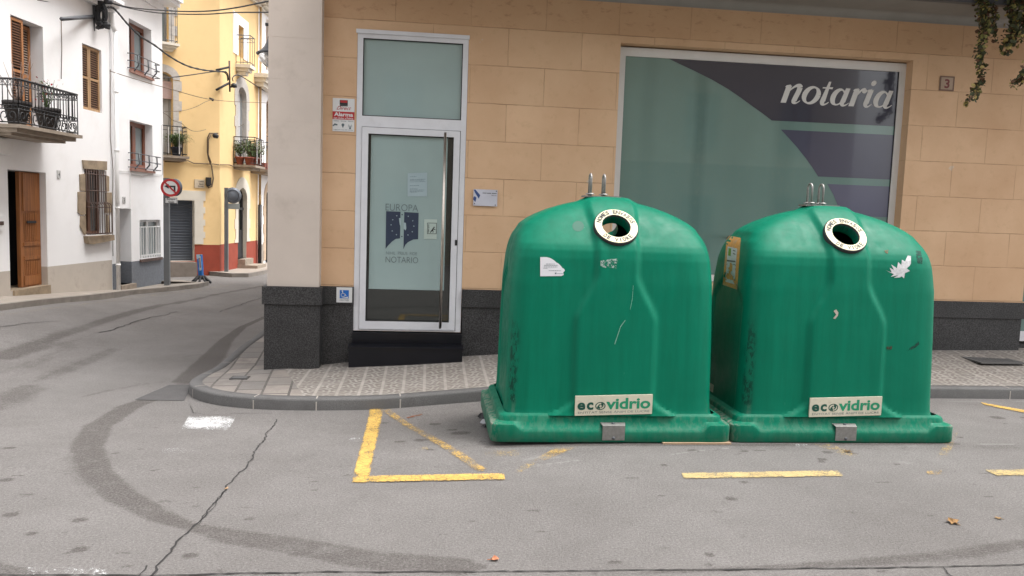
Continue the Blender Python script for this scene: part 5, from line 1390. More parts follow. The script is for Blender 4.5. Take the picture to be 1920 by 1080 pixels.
# stone-framed window with its cage of bars
mb = MB(); rs = random.Random(4)
def rough(px, o1=.03):
    pts = [FA.px(*p) for p in px]; mb.fprism(FA, pts[::-1] if True else pts, -.02, o1)
rough([(153, 300), (198, 302.5), (198, 319), (155, 316)]); 
rough([(148, 327), (158, 326), (158.5, 358), (149, 357)], .02); rough([(145, 360), (159, 359), (159, 402), (152, 403), (145, 398)], .02); rough([(150, 405), (159, 404), (160, 440), (157, 440), (149, 425)], .02)
rough([(196.5, 328), (203, 331), (203, 359), (197, 359)], .02); rough([(197, 361), (208, 361), (208.5, 398), (197, 399)], .02); rough([(198, 402), (204, 404), (205, 436), (198, 438)], .02)
rough([(156, 443), (206, 440), (206.5, 450), (165, 458), (158, 456)], .09)
mb.build('stone_surround', m_tanst, hA)
glazed(FA, oW, 'window', hA, m_woodd, -.12, 2, .05, gmat=m_dglass)
mb = MB(); a, b = oW['s0'], oW['s1']; c, d = oW['z0'], oW['z1']
for k in range(9):
    s = a+.01+(b-a-.02)*k/8; zb2 = c+(d-c)*.42
    pts = [FA.pt(s, d-.02, .03), FA.pt(s, zb2+.10, .03)]+[FA.pt(s, zb2+.10-.06*j/3, .03+.10*math.sin(math.pi/2*j/3)) for j in range(1, 4)]+[FA.pt(s, c+.02, .13), FA.pt(s, c+.01, .03)]
    mb.tube(pts, .008, 5)
for z, o_ in ((d-.1, .03), (d-(d-c)*.33, .03), (c+(d-c)*.42, .10), (c+.03, .13)): mb.tube([FA.pt(a, z, .0), FA.pt(a, z, o_), FA.pt(b, z, o_), FA.pt(b, z, .0)], .009, 5)
mb.build('window_bars', m_rust, hA)
# scrolled balcony
dep = .62; bs0 = FA.px(36, 255, dep)[0]; bs1 = FA.px(146, 258, dep)[0]; bzt = FA.px(90, 243, dep)[1]
mb = MB()
mb.fbox(FA, bs0-.05, bs1+.05, bzt-.05, bzt, 0.001, dep+.05); mb.fbox(FA, bs0, bs1, bzt-.11, bzt-.051, 0.001, dep-.03); mb.fbox(FA, bs0+.07, bs1-.07, bzt-.15, bzt-.111, 0.001, dep-.16)
bal = mb.build('balcony', m_slabst, hA)
rh = FA.px(90, 163, dep)[1]-bzt
mb = MB(); P = FA.pt
cs = [P(bs0, bzt, .01), P(bs0, bzt, dep), P(bs1, bzt, dep), P(bs1, bzt, .01)]; U = lambda p, z: p+Vector((0, 0, z))
for z, rr in ((rh, .016), (rh-.09, .007), (rh*.42, .008), (rh*.34, .008), (.03, .011)): mb.tube([U(q, z) for q in cs], rr, 6)
for a, b in zip(cs[:-1], cs[1:]):
    L = (b-a).length; n = max(1, int(L/.075)); dv = (b-a)/n
    for k in range(n+1):
        q = a+dv*k; mb.tube([U(q, rh*.34), U(q, rh)], .007, 5)
        if k < n:
            qq = q+dv*.5
            for zz in (rh-.045, rh*.38): 
                mb.tube([U(qq+dv*.32*math.cos(t_*math.pi/4), zz+.032*math.sin(t_*math.pi/4)) for t_ in range(9)], .0045, 4, cap=False)
    m_ = max(1, round(L/.30)); dw = (b-a)/m_
    for k in range(m_):
        c = a+dw*(k+.5); W_w = dw.normalized(); hh = rh*.17
        for sg in (-1, 1):
            pts = []
            for j in range(22):
                t_ = j/21; r_ = .085*(1-t_)+.02*t_; ang = t_*2.6*math.pi*.8+(-.5*math.pi)
                pts.append(c+W_w*sg*(.055+r_*math.cos(ang)*.8)+Vector((0, 0, hh+.01+r_*1.1*math.sin(ang))))
            mb.tube(pts, .008, 5)
        mb.tube([U(a+dw*k, 0), U(a+dw*k, rh*.36)], .009, 5)
mb.build('railing', m_iron, bal)
pl1 = FA.pt(bs0+(bs1-bs0)*.22, bzt+.002, dep*.62); pl2 = FA.pt(bs0+(bs1-bs0)*.72, bzt+.002, dep*.62)
for i, (pp, lb) in enumerate(((pl1, 'withered leafless plant in a big dark pot, left end of the scrolled balcony'), (pl2, 'dark pot with sparse red geranium flowers, right end of the scrolled balcony'))):
    t = thing('potted_plant', pp, lb, 'potted plant')
    mb = MB(); mb.lathe(pp, [(.11, 0), (.17, .30), (.19, .30), (.19, .36), (.15, .36), (.0, .33)], 16); mb.build('pot', m_potd, t)
    rs = random.Random(20+i); mb = MB(); fl = MB()
    for k in range(9 if i == 0 else 12):
        q = pp+Vector((0, 0, .33)); pts = [q]; d_ = Vector((rs.uniform(-.3, .3), rs.uniform(-.3, .3), 1))
        for j in range(5): q = q+d_*(.15 if i == 0 else .10)*rs.uniform(.6, 1.1)+Vector((rs.uniform(-.03, .03), rs.uniform(-.03, .03), 0)); pts.append(q)
        mb.tube(pts, [.008-.0012*j for j in range(6)], 4)
        if i == 1:
            for _ in range(5):
                p = q+Vector((rs.uniform(-.08, .08), rs.uniform(-.08, .08), rs.uniform(-.28, .05))); u = Vector((rs.uniform(-1, 1), rs.uniform(-1, 1), rs.uniform(-1, 1))).normalized()*.022; v = u.cross(Vector((.3, .5, .8))).normalized()*.018
                fl.add([p-u, p+v, p+u, p-v], [(0, 1, 2, 3)], 0 if rs.random() < .35 else 1)
    mb.build('stems', M('dry_stem', (.26, .2, .17), .9) if i == 0 else m_leafc, t)
    if i == 1: fl.build('flowers', [M('red_petals', (.45, .02, .02), .6), m_leafc], t)
# fittings on the wall
mb = MB(); dp = .09; sdp = FA.px(212, 300)[0]-.0
z_top = FA.px(205, 58)[1]; x_ = sdp-.03
mb.tube([FA.pt(x_, -.15, dp), FA.pt(x_, z_top, dp)], .038, 12); mb.tube([FA.pt(x_, z_top-.001, dp), FA.pt(x_-.02, z_top+.1, .05), FA.pt(x_-.05, 7.6, .05)], .045, 10)
for z in (.4, 1.5, 2.6, 3.7): mb.lathe(FA.pt(x_, z, dp), [(.038, 0), (.045, .0), (.045, .04), (.038, .04)], 12)
mb.build('downpipe', m_pvc, hA)
mb = MB(); s0_, z0_ = FA.px(0, 289); s1_, z1_ = FA.px(12, 262); mb.fbox(FA, s0_-.25, s1_, z0_, z1_, .001, .10); mb.build('meter_box', m_pvc, hA)
mb = MB(); s0_, z0_ = FA.px(-8, 432); s1_, z1_ = FA.px(4.5, 405); mb.fbox(FA, s0_, s1_, z0_, z1_, .001, .03); mb.fbox(FA, s0_+.05, s1_-.03, z0_+.08, z1_-.08, .031, .04, 1); mb.build('doorbell_panel', [m_pvc, m_rust], hA)
mb = MB(); s0_, z0_ = FA.px(106.5, 334); s1_, z1_ = FA.px(112.5, 320); mb.fbox(FA, s0_, s1_, z0_, z1_, .001, .012)
nb = mb.build('house_number', M('grey_tile', (.5, .5, .5), .5), hA)
mb = MB(); put_text(mb, '4', lambda u, v: FA.pt(s0_+(s1_-s0_)*u, z0_+(z1_-z0_)*v, .0135), .3, .7, .25, .75, .02); mb.build('numeral', m_ink, nb)
mb = MB(); a = FA.px(1, 112); 
wire = lambda F, pts, r, o=.015: [F.pt(*F.px(x, y, o), o) for x, y in pts]
mb.tube(wire(FA, [(115, 36), (116, 90), (115, 148)], 0), .006, 5); mb.tube(wire(FA, [(207, 130), (207, 255), (212, 318), (211, 400), (212, 480)], 0), .006, 5); mb.build('wall_cable', m_cableb, hA)

# ------------------------------------------------------------------ second white house with grey base
hB = thing('white_house', FB.pt(1.0, 0, 0), 'narrow white rendered house with rough grey base, recessed doorway and small iron window rails', 'house')
sB1 = FB.px(306.5, 400)[0]
o1 = opx(FB, 242, 284, 44, 142, depth=.30); o1['z1'] = FB.px(242, 34)[1]; o1['z0'] = FB.px(262, 138)[1]
o2 = opx(FB, 243.5, 286, 230, 318, depth=.30); o2['z0'] = FB.px(264, 318)[1]
og = opx(FB, 262, 301, 412, 484, depth=.12)
on_ = opx(FB, 221, 246.5, 391, 540, depth=.75); on_['z1'] = FB.px(235, 391)[1]; on_['z0'] = FB.px(236, 527, -.3)[1]
gz_ = FB.px(248, 490.4)[1]; zE = FB.px(306, 16)[1]+.03
mb = wall_mesh(FB, 0.012, sB1, -0.6, zE+.3, [o1, o2, og, on_], .3, ((gz_, 1),)); shell(mb, FB, 0.012, sB1, -.6, zE+.3, 3.0)
mb.build('wall', [m_white, m_greyb], hB)
mb = MB(); mb.fbox(FB, 0.0, sB1+.14, zE+.02, zE+.10, -.3, .34); mb.fbox(FB, 0.0, sB1+.10, zE+.101, zE+.16, -.3, .42); mb.fprism(FB, [(0.0, zE+.161), (sB1+.14, zE+.161), (sB1+.14, zE+.30), (0, zE+.30)], -3.2, .40); mb.fbox(FB, .02, sB1+.02, zE-.12, zE+.02, -.02, .04); mb.build('roof', m_white, hB)
for k, op in enumerate((o1, o2)):
    glazed(FB, op, 'window', hB, M('brown_window_wood', (.17, .055, .028), .5, var=.2), -reveal(FB, op['s1'], (268.5, 271)[k], (90, 270)[k])+.01, 2, .085)
    mb = MB(); a, b, c = op['s0']-.10, op['s1']+.12, op['z0']
    for z in (c+.02, c+.16, c+.30): mb.tube([FB.pt(a, z, .01), FB.pt(a, z, .12), FB.pt(b, z, .12), FB.pt(b, z, .01)], .010, 5)
    for q in (.18, .55, .85):
        s = a+(b-a)*q; mb.tube([FB.pt(s, c+.30, .12), FB.pt(s, c+.10, .13), FB.pt(s-.0, c-.02, .03)], .016, 5)
    mb.build('window_rail', m_iron2, hB)
    mb = MB(); mb.fbox(FB, op['s0']-.02, op['s1']+.02, c-.05, c-.001, -.2, .05); mb.build('sill', M('terracotta_sill', (.36, .2, .16), .8), hB)
glazed(FB, og, 'window', hB, M('white_window_frame', (.6, .6, .6), .5), -.07, 2, .05)
mb = MB()
for k in range(9):
    s = og['s0']+.03+(og['s1']-og['s0']-.06)*k/8; mb.fbox(FB, s-.008, s+.008, og['z0']+.02, og['z1']-.14, .0, .018)
mb.fbox(FB, og['s0']+.01, og['s1']-.01, og['z1']-.16, og['z1']-.14, .0, .02); mb.fbox(FB, og['s0']+.01, og['s1']-.01, og['z0']+.06, og['z0']+.09, .0, .02); mb.build('window_bars', m_signw, hB)
mb = MB(); mb.fbox(FB, og['s0']-.02, og['s1']+.02, og['z0']-.06, og['z0']-.001, -.05, .04); mb.build('sill', m_rust, hB)
mb = MB(); mb.fbox(FB, on_['s0'], on_['s1'], on_['z0'], on_['z1'], -.80, -.74); dd = mb.build('door', M('white_door', (.68, .68, .68), .5), hB)
mb = MB(); mb.fbox(FB, on_['s1']-.25, on_['s1']-.14, on_['z0']+1.0, on_['z0']+1.03, -.74, -.69); mb.build('handle', m_zinc, dd)
mb = MB(); mb.fbox(FB, on_['s0']-.0, on_['s1']+.06, -.3, on_['z0'], -.74, .07); mb.build('doorstep', m_slabst, hB)
mb = MB(); s0_, z0_ = FB.px(229, 380); s1_, z1_ = FB.px(234.5, 369); mb.fbox(FB, s0_, s1_, z0_, z1_, .001, .012); nb = mb.build('house_number', bpy.data.materials['grey_tile'], hB)
mb = MB(); put_text(mb, '2', lambda u, v: FB.pt(s0_+(s1_-s0_)*u, z0_+(z1_-z0_)*v, .0135), .3, .7, .25, .75, .02); mb.build('numeral', m_ink, nb)
mb = MB()
mb.tube(wire(FB, [(217, 320), (244, 322), (246, 326), (265, 330), (285, 327), (305, 328)], 0, .02), .006, 5); mb.tube(wire(FB, [(215, 146), (217, 300), (216, 340), (219, 382)], 0, .02), .006, 5)
mb.tube(wire(FB, [(244, 322), (244, 390), (232, 391)], 0, .02), .005, 5); mb.tube(wire(FB, [(305, 328), (304, 270), (303, 235), (306, 232)], 0, .02), .006, 5); mb.build('wall_cable', M('white_cable', (.5, .49, .48), .7), hB)

# ------------------------------------------------------------------ yellow corner house
hY = thing('yellow_house', FY1.pt(0, 0, 0), 'tall yellow corner house with dark red base, blue-grey roller shutter and plant-filled balconies', 'house')
gar = opx(FY1, 250, 364.5, 374, 490, depth=.22, rmat=2); rz1 = FY1.px(390, 459)[1]
f1 = opx(FY1, 290, 316, -60, 85, depth=.2); f1['z0'] = FY1.px(310, 84)[1]
f2 = opx(FY1, 286, 324.5, 138, 290, depth=.25, arch=.16); f2['z1'] = FY1.px(318, 136)[1]
mb = wall_mesh(FY1, -3.4, -0.0, -.5, 8.6, [gar, f1, f2], .22, ((rz1, 1),))
a1 = opx(FY2, 446, 462, 357, 492, depth=.35, arch=.30, rmat=2); a1['z1'] = FY2.px(452, 352)[1]; a1['z0'] = FY2.px(452, 485)[1]
a2 = opx(FY2, 445.5, 461, 170, 262, depth=.3, arch=.28, rmat=3); a2['z1'] = FY2.px(450, 162)[1]; a2['z0'] = FY2.px(452, 306)[1]
a3 = opx(FY2, 446, 456, 50, 110, depth=.25); a3['z1'] = FY2.px(450, 48)[1]; a3['z0'] = FY2.px(452, 108)[1]
rz2 = FY2.px(430, 456.5)[1]; sY = FY2.px(484, 250)[0]; zTop = FY2.px(484, 14)[1]
wall_mesh(FY2, 0.0, sY, -.5, zTop, [a1, a2, a3], .3, ((rz2, 1),), mb)
P = FY2.pt; mb.quad(P(sY, -.5, -6), P(sY, zTop, -6), P(sY, zTop, 0), P(sY, -.5, 0)); mb.quad(P(0, zTop, 0), P(sY, zTop, 0), P(sY, zTop, -6), P(0, zTop, -6))
mb.quad(FY1.pt(-3.4, -.5, 0), FY1.pt(-3.4, 8.6, 0), FY1.pt(-3.4, 8.6, -4), FY1.pt(-3.4, -.5, -4))
mb.build('wall', [m_ochy, m_redb, m_trimw, m_stone], hY)
mb = MB()
for k in range(4): mb.fbox(FY2, -.3, sY, zTop+.001+.09*k, zTop+.09*(k+1), -6, .10+.13*k)
mb.build('cornice', m_trimw, hY)
# roller shutter and its quoined frame
mb = MB(); gz0, gz1 = gar['z0'], gar['z1']; n = 22
for k in range(n):
    a = gz0+(gz1-gz0)*k/n; b = gz0+(gz1-gz0)*(k+1)/n
    mb.quad(FY1.pt(gar['s0'], a, -.18), FY1.pt(gar['s1'], a, -.18), FY1.pt(gar['s1'], b-.012, -.165), FY1.pt(gar['s0'], b-.012, -.165)); mb.quad(FY1.pt(gar['s0'], b-.012, -.165), FY1.pt(gar['s1'], b-.012, -.165), FY1.pt(gar['s1'], b, -.18), FY1.pt(gar['s0'], b, -.18))
mb.build('roller_shutter', m_roll, hY)
mb = MB(); sx0 = gar['s1']; qh = (gar['z1']-rz1+.28)/8
zt_ = FY1.px(350, 357)[1]; mb.fbox(FY1, gar['s0']-.3, FY1.px(385, 400)[0], gar['z1']+.001, zt_, 0.0, .02)
z = gar['z1']; k = 0
while z > rz1+.05:
    w = FY1.px(381 if k % 2 == 0 else 384.5, 430)[0]; mb.fbox(FY1, sx0, w, max(rz1, z-.155), z, 0.0, .018); z -= .156; k += 1
mb.build('door_surround', m_trimw, hY)
mb = MB(); mb.fprism(FY1, [(gar['s0']-.2, -.3), (FY1.px(364, 500)[0], -.3), (FY1.px(364, 500)[0], FY1.px(364, 491)[1]), (gar['s0']-.2, FY1.px(312, 489)[1])], -.25, .25); mb.build('threshold', M('worn_ramp', (.2, .17, .145), .9, var=.2, sc=4), hY)
# street-name plaque and lamp box on the wall
mb = MB(); s0_, z0_ = FY1.px(364.5, 352); s1_, z1_ = FY1.px(383, 337); mb.fbox(FY1, s0_, s1_, z0_, z1_, .001, .02)
pq = mb.build('street_plaque', M('plaque_cream', (.55, .46, .34), .7, var=.1, sc=20), hY)
TP = lambda u, v: FY1.pt(s0_+(s1_-s0_)*u, z0_+(z1_-z0_)*v, .022)
mb = MB(); put_text(mb, 'CARRER', TP, .40, .95, .68, .84, .02); put_text(mb, 'Sant', TP, .45, .9, .38, .58, .02); put_text(mb, 'Josep', TP, .35, .9, .10, .32, .02); mb.build('lettering', m_ink, pq)
mb = MB(); s0_, z0_ = FY1.px(385.5, 347); s1_, z1_ = FY1.px(393.5, 333); mb.fbox(FY1, s0_, s1_, z0_, z1_, .001, .12); mb.fbox(FY1, s0_+.01, s1_-.01, z0_-.03, z0_-.001, .02, .10); mb.build('lamp_box', m_iron, hY)
# windows facing the lane
def french(F, op, parent, fm, gm, o=-.18):
    return glazed(F, op, 'window', parent, fm, o, 2, .05, gmat=gm)
m_greyw = M('grey_window_wood', (.28, .30, .31), .6)
french(FY1, f1, hY, m_greyw, m_winglass); french(FY1, f2, hY, m_greyw, m_curtain, -.2)
mb = MB(); mb.fbox(FY1, f2['s0'], f2['s1'], f2['z1']-.62, f2['z1']-.20, -.19, -.10); mb.build('rolled_blind', M('pink_blind', (.45, .33, .31), .8, var=.1, sc=10, stretch=(1, 1, 12)), hY)
mb = MB()
def trim(F, pts, o=.02): mb.fprism(F, pts, 0.0, o)
for k in range(9):
    z1_ = f2['z1']-.18-k*.24; w = .20 if k % 2 == 0 else .13
    if z1_-.24 < f2['z0']: break
    mb.fbox(FY1, f2['s1']+.001, f2['s1']+w, z1_-.235, z1_, 0, .02)
c_ = (f2['s0']+f2['s1'])/2; hw = (f2['s1']-f2['s0'])/2
for k in range(5):
    t0, t1 = math.pi*(k/10), math.pi*((k+1)/10)
    pa = [(c_+(hw+.001)*math.cos(t), f2['z1']-.16+.161*math.sin(t)) for t in (t0, t1)]; pb_ = [(c_+(hw+.17)*math.cos(t), f2['z1']-.16+.34*math.sin(t)) for t in (t1, t0)]
    trim(FY1, (pa+pb_)[::-1])
for k in range(8):
    z1_ = f1['z1']-.1-k*.24; w = .13 if k % 2 == 0 else .20
    if z1_-.2 < f1['z0']: break
    mb.fbox(FY1, f1['s1']+.001, f1['s1']+w, z1_-.235, z1_, 0, .02)
mb.build('window_surround', m_stone, hY)
z_ = FY1.px(320, 84)[1]; bl = slab(FY1, f1['s0']-.1, FY1.px(333, 85, .25)[0], z_, .25, hY, m_trimw); railing(FY1, f1['s0']-.1, FY1.px(332, 85, .25)[0], z_, .88, .27, bl, m_iron2, .12)
z_ = FY1.px(330, 292, .35)[1]; s1b = FY1.px(351, 290, .35)[0]; bl = slab(FY1, f2['s0']-.2, s1b, z_, .35, hY, m_slabst, 2); railing(FY1, f2['s0']-.2, s1b-.01, z_, .70, .36, bl, m_iron, .10, white=(.52, .80))
pp = FY1.pt(FY1.px(331, 280, .18)[0], z_+.002, .18)
plant('potted_plant', pp, .42, .62, 200, 'spiky green plant in dark pot spilling over the balcony above the roller shutter', 'potted plant', .13, 3, .55, potmat=M('blue_pot', (.03, .04, .06), .6))
# street side: door and windows
mb = MB()
def surround(F, op, w0, w1, zb, ztrim=None, steps=.28, o=.02, left=True):
    z = op['z1']-op.get('arch', 0); k = 0
    while z-.02 > zb:
        w = w0 if k % 2 == 0 else w1; zz = max(zb, z-steps)
        if left: mb.fbox(F, op['s0']-w, op['s0']-.001, zz, z-.002, 0, o)
        mb.fbox(F, op['s1']+.001, op['s1']+w, zz, z-.002, 0, o); z = zz; k += 1
    if op.get('arch'):
        c_ = (op['s0']+op['s1'])/2; hw = (op['s1']-op['s0'])/2; n = 12; ar = op['arch']
        for k in range(n):
            t0, t1 = math.pi*k/n, math.pi*(k+1)/n
            pa = [(c_+hw*1.001*math.cos(t), op['z1']-ar+ar*1.001*math.sin(t)) for t in (t0, t1)]; pb_ = [(c_+(hw+w0)*math.cos(t), op['z1']-ar+(ar+w0)*math.sin(t)) for t in (t1, t0)]
            mb.fprism(F, (pa+pb_)[::-1], 0.0, o)
    else: mb.fbox(F, op['s0']-w0, op['s1']+w0, op['z1']+.001, op['z1']+.25, 0, o)
surround(FY2, a1, .30, .22, rz2); mb.build('door_surround', m_trimw, hY)
mb = MB(); surround(FY2, a2, .28, .20, a2['z0']); mb.build('window_surround', m_stone, hY)
mb = MB(); surround(FY2, a3, .42, .42, a3['z0'], steps=3); mb.build('window_surround', m_white, hY)
rv1 = reveal(FY2, a1['s1'], 455.5, 430); d1 = glazed(FY2, a1, 'door', hY, m_iron, -rv1, 1, .10, gmat=m_dglass); mb = MB(); mb.fbox(FY2, a1['s0']+.1, a1['s1']-.1, a1['z0']+.05, a1['z0']+.8, -rv1-.02, -rv1-.005); mb.fbox(FY2, a1['s0'], a1['s1'], a1['z1']-.62, a1['z1']-.55, -rv1, -rv1+.02); mb.build('door_panel', m_iron, d1)
mb = MB(); mb.fbox(FY2, a1['s0']-.04, a1['s1']+.04, -.3, a1['z0']-.16, -.2, .55); mb.fbox(FY2, a1['s0'], a1['s1'], -.3, a1['z0'], -.34, .20); mb.build('doorstep', m_slabst, hY)
french(FY2, a2, hY, m_greyw, m_curtain, -reveal(FY2, a2['s1'], 453, 220)+.01); french(FY2, a3, hY, M('cream_window_wood', (.5, .46, .4), .6), m_curtain, -.2)
z_ = FY2.px(450, 110, .35)[1]; e0, e1 = FY2.px(442, 108)[0]-.2, FY2.px(475, 120, .35)[0]; bl = slab(FY2, e0+.2, e1, z_, .35, hY, m_trimw, 3, .09); railing(FY2, e0+.2, e1, z_, .76, .38, bl, m_iron2, .16)
z_ = FY2.px(450, 304, .55)[1]; e0, e1 = FY2.px(437.5, 300)[0], FY2.px(493, 308, .55)[0]; bl = slab(FY2, e0, e1, z_, .55, hY, m_slabst, 2); railing(FY2, e0, e1, z_, .74, .56, bl, m_iron, .15, white=(.22, .62))
for k, (fx_, fo_) in enumerate(((.06, .16), (.07, .40), (.24, .42), (.44, .42), (.66, .42), (.90, .42))):
    c = FY2.pt(e0+(e1-e0)*fx_, z_+.003, fo_)
    bushy('potted_plant', c+Vector((0, 0, .16)), .32, .50, 230, ('trailing', 'bushy', 'spiky', 'leafy', 'broad-leaved', 'pale green')[k]+' plant on the long street balcony, '+('first', 'second', 'third', 'fourth', 'fifth', 'sixth')[k]+' from the house corner', 'potted plant', 30+k, group='plants on the long balcony')
    t = bpy.context.scene.objects[-1] if False else None
    mb = MB(); mb.lathe(c, [(.08, 0), (.12, .17), (.13, .17), (.13, .21), (0, .19)], 12)
    par = [o for o in scene.objects if o.name.startswith('potted_plant') and o.type == 'EMPTY'][-1]
    mb.build('pot', m_pot, par)
# drainpipe between yellow and white house
mb = MB(); sp_ = sY-.10; mb.tube([FY2.pt(sp_, zTop, .09), FY2.pt(sp_, 2.0, .09)], .035, 8, 0); mb.tube([FY2.pt(sp_, 1.7, .09), FY2.pt(sp_, -.05, .09)], .055, 10, 1); mb.tube([FY2.pt(sp_, 2.001, .09), FY2.pt(sp_, 1.699, .09)], .04, 8, 0)
mb.build('drainpipe', [M('ochre_pipe', (.36, .25, .12), .6), m_iron], hY)
mb = MB(); mb.tube(wire(FY1, [(309, 303), (335, 304), (352, 301), (363, 306), (400, 307.5), (411, 309)], 0, .03), .014, 6); mb.tube(wire(FY1, [(409, 250), (393, 250), (389.5, 258), (389, 285), (391, 298), (397, 312), (400, 335), (397, 350), (391, 352), (389, 348)], 0, .04), .018, 6)
mb.tube(wire(FY1, [(396, 251), (391, 262), (390.5, 290), (396, 305)], 0, .06), .012, 6); mb.tube(wire(FY2, [(413, 309), (430, 309), (440, 313), (470, 320), (483, 322)], 0, .03), .014, 6); mb.build('wall_cable', m_cableb, hY)

# ------------------------------------------------------------------ white house further up the street
hW = thing('white_house', FY2.pt(sY+1.5, 0, 0), 'white house beyond the yellow one with wooden shutters, arched doorway and projecting cornice', 'house')
b1_ = opx(FY2, 499, 516, 186, 300, depth=.3, arch=.25); b1_['z0'] = FY2.px(505, 315)[1]
b2_ = opx(FY2, 498, 514, 352, 500, depth=.3, arch=.3); b2_['z0'] = FY2.px(505, 497)[1]
b3_ = opx(FY2, 499, 512, 40, 135, depth=.3)
sW = 12.0; zW = FY2.px(490, 20)[1]
mb = wall_mesh(FY2, sY+.004, sY+sW, -.5, zW, [b1_, b2_, b3_, dict(s0=sY+7, s1=sY+8, z0=3.1, z1=5.2, depth=.3), dict(s0=sY+7, s1=sY+8, z0=0, z1=2.2, depth=.3)], .3); P = FY2.pt
mb.quad(P(sY+sW, -.5, 0), P(sY+sW, -.5, -6), P(sY+sW, zW, -6), P(sY+sW, zW, 0)); mb.quad(P(sY+.004, zW, 0), P(sY+sW, zW, 0), P(sY+sW, zW, -6), P(sY+.004, zW, -6)); mb.build('wall', m_white, hW)
mb = MB()
for k in range(6): mb.fbox(FY2, sY+.01, sY+sW, zW+.001+.07*k, zW+.07*(k+1)-.012, -.3, .10+.11*k)
mb.build('cornice', m_trimw, hW)
for op in (b1_, b3_):
    mb = MB(); mid = (op['s0']+op['s1'])/2; louvre(mb, FY2, op['s0']+.02, mid, op['z0'], op['z1']-.02, -.18); louvre(mb, FY2, mid+.01, op['s1']-.02, op['z0'], op['z1']-.02, -.18); mb.build('shutter', [m_oldw, m_oldw, m_dark], hW)
glazed(FY2, b2_, 'door', hW, m_iron, -.2, 1, .08, gmat=m_dglass)
for s_ in (0, 3.1):
    glazed(FY2, dict(s0=sY+7, s1=sY+8, z0=s_, z1=s_+2.1), 'window', hW, m_oldw, -.2)
mb = MB(); surround(FY2, b2_, .22, .3, 0.0); mb.build('door_surround', M('peach_stone', (.5, .38, .27), .9, var=.1), hW)
mb = MB(); mb.fbox(FY2, sY+.01, b2_['s0']-.3, -.3, FY2.px(490, 452)[1]-.1, 0, .025); mb.fbox(FY2, b2_['s0']-.1, b2_['s1']+.1, -.3, b2_['z0']-.01, -.1, .35); mb.build('base', m_slabp, hW)
z_ = FY2.px(500, 318, .45)[1]; e0 = FY2.px(494, 318, .45)[0]; bl = slab(FY2, e0+.3, e0+3.2, z_, .45, hW, m_slabst, 2); railing(FY2, e0+.3, e0+3.2, z_, .78, .46, bl, m_iron, .14)
z_ = FY2.px(502, 139, .35)[1]; e0 = FY2.px(498, 138, .35)[0]; slab(FY2, e0+.1, e0+2.6, z_, .35, hW, m_trimw, 3, .12)
c = FY2.pt(FY2.px(500, 318, .45)[0]+.4, z_*0+FY2.px(500, 318, .45)[1]+.003, .3); t = thing('planter', c, 'reddish planter box on the white house balcony beyond the yellow house', 'planter')
mb = MB(); mb.fbox(FY2, *(lambda s: (s-.5, s+.6))(FY2.px(503, 318, .45)[0]+.5), c.z, c.z+.2, .12, .36); mb.build('box', M('red_planter', (.25, .07, .05), .7), t)
# block closing the lane between the two corner houses
mb = MB()

# ------------------------------------------------------------------ no-left-turn sign posts
def to3(x, y, Y): return at_y(x, y, Y)
def turn_sign(mb_r, mb_w, mb_b, c, u, n_, r):
    """round prohibition sign: u = right, n_ = towards viewer"""
    up = Vector((0, 0, 1)); P = lambda o: (lambda a, b: c+u*a+up*b+n_*o)
    disc2(mb_w, P(.004), (0, 0), r*.76, None, 32); disc2(mb_r, P(.005), (0, 0), r, None, 40, 0, r*.74)
    stroke(mb_b, P(.006), [(.13*r/.3, -.16*r/.3), (.13*r/.3, .02*r/.3)], .055*r/.3); stroke(mb_b, P(.006), [(.157*r/.3, .045*r/.3), (-.06*r/.3, .045*r/.3)], .055*r/.3)
    mb_b.poly([P(.006)(-.19*r/.3, .045*r/.3), P(.006)(-.05*r/.3, -.035*r/.3), P(.006)(-.05*r/.3, .125*r/.3)])
    stroke(mb_r, P(.008), [(-.70*r*.78, .70*r*.78), (.70*r*.78, -.70*r*.78)], .05*r/.3)
base = on_z(313.5, 532, -.055); Yp = base.y
sp = thing('traffic_sign', base, 'grey post with round no-left-turn sign and small white panel beside the grey-based house', 'traffic sign')
ztop_ = to3(313, 334, Yp).z; mb = MB(); mb.box(base.x-.055, base.x+.055, Yp-.04, Yp+.04, base.z-.1, ztop_); mb.build('post', M('galvanised_post', (.17, .18, .19), .5, metal=.3, var=.1), sp)
cs_ = to3(319.5, 352, Yp-.08); r_ = (to3(337, 352, Yp-.08)-to3(302, 352, Yp-.08)).length/2
u = Vector((.93, .20, 0)).normalized(); n_ = Vector((u.y, -u.x, 0))
mb = MB(); mb.lathe(cs_-n_*.03, [(0, 0), (r_, 0), (r_, .03), (0, .03)], 40, 0, tuple(n_)); plt_ = mb.build('sign_disc', m_iron2, sp)
a_, b_, c_ = MB(), MB(), MB(); turn_sign(a_, b_, c_, cs_, u, n_, r_); a_.build('red_ring', m_red, plt_); b_.build('white_field', m_signw, plt_); c_.build('arrow', m_ink, plt_)
u2 = Vector((.75, -.66, 0)).normalized(); n2 = Vector((-u2.y, u2.x, 0)); c2 = to3(327, 351.5, Yp+.10); mb = MB(); mb.lathe(c2, [(0, 0), (r_*.98, 0), (r_*.98, .02), (0, .02)], 36, 0, (0.35, .94, 0)); mb.build('rear_disc', M('sign_back', (.15, .17, .2), .5, metal=.2), sp)
p0, p1 = to3(309.5, 381, Yp-.08), to3(332, 371, Yp-.08); mb = MB(); mb.hexa([Vector(q) for q in ((p0.x, Yp-.08, p0.z), (p1.x, Yp-.07, p0.z), (p1.x, Yp-.05, p0.z), (p0.x, Yp-.06, p0.z), (p0.x, Yp-.08, p1.z), (p1.x, Yp-.07, p1.z), (p1.x, Yp-.05, p1.z), (p0.x, Yp-.06, p1.z))])
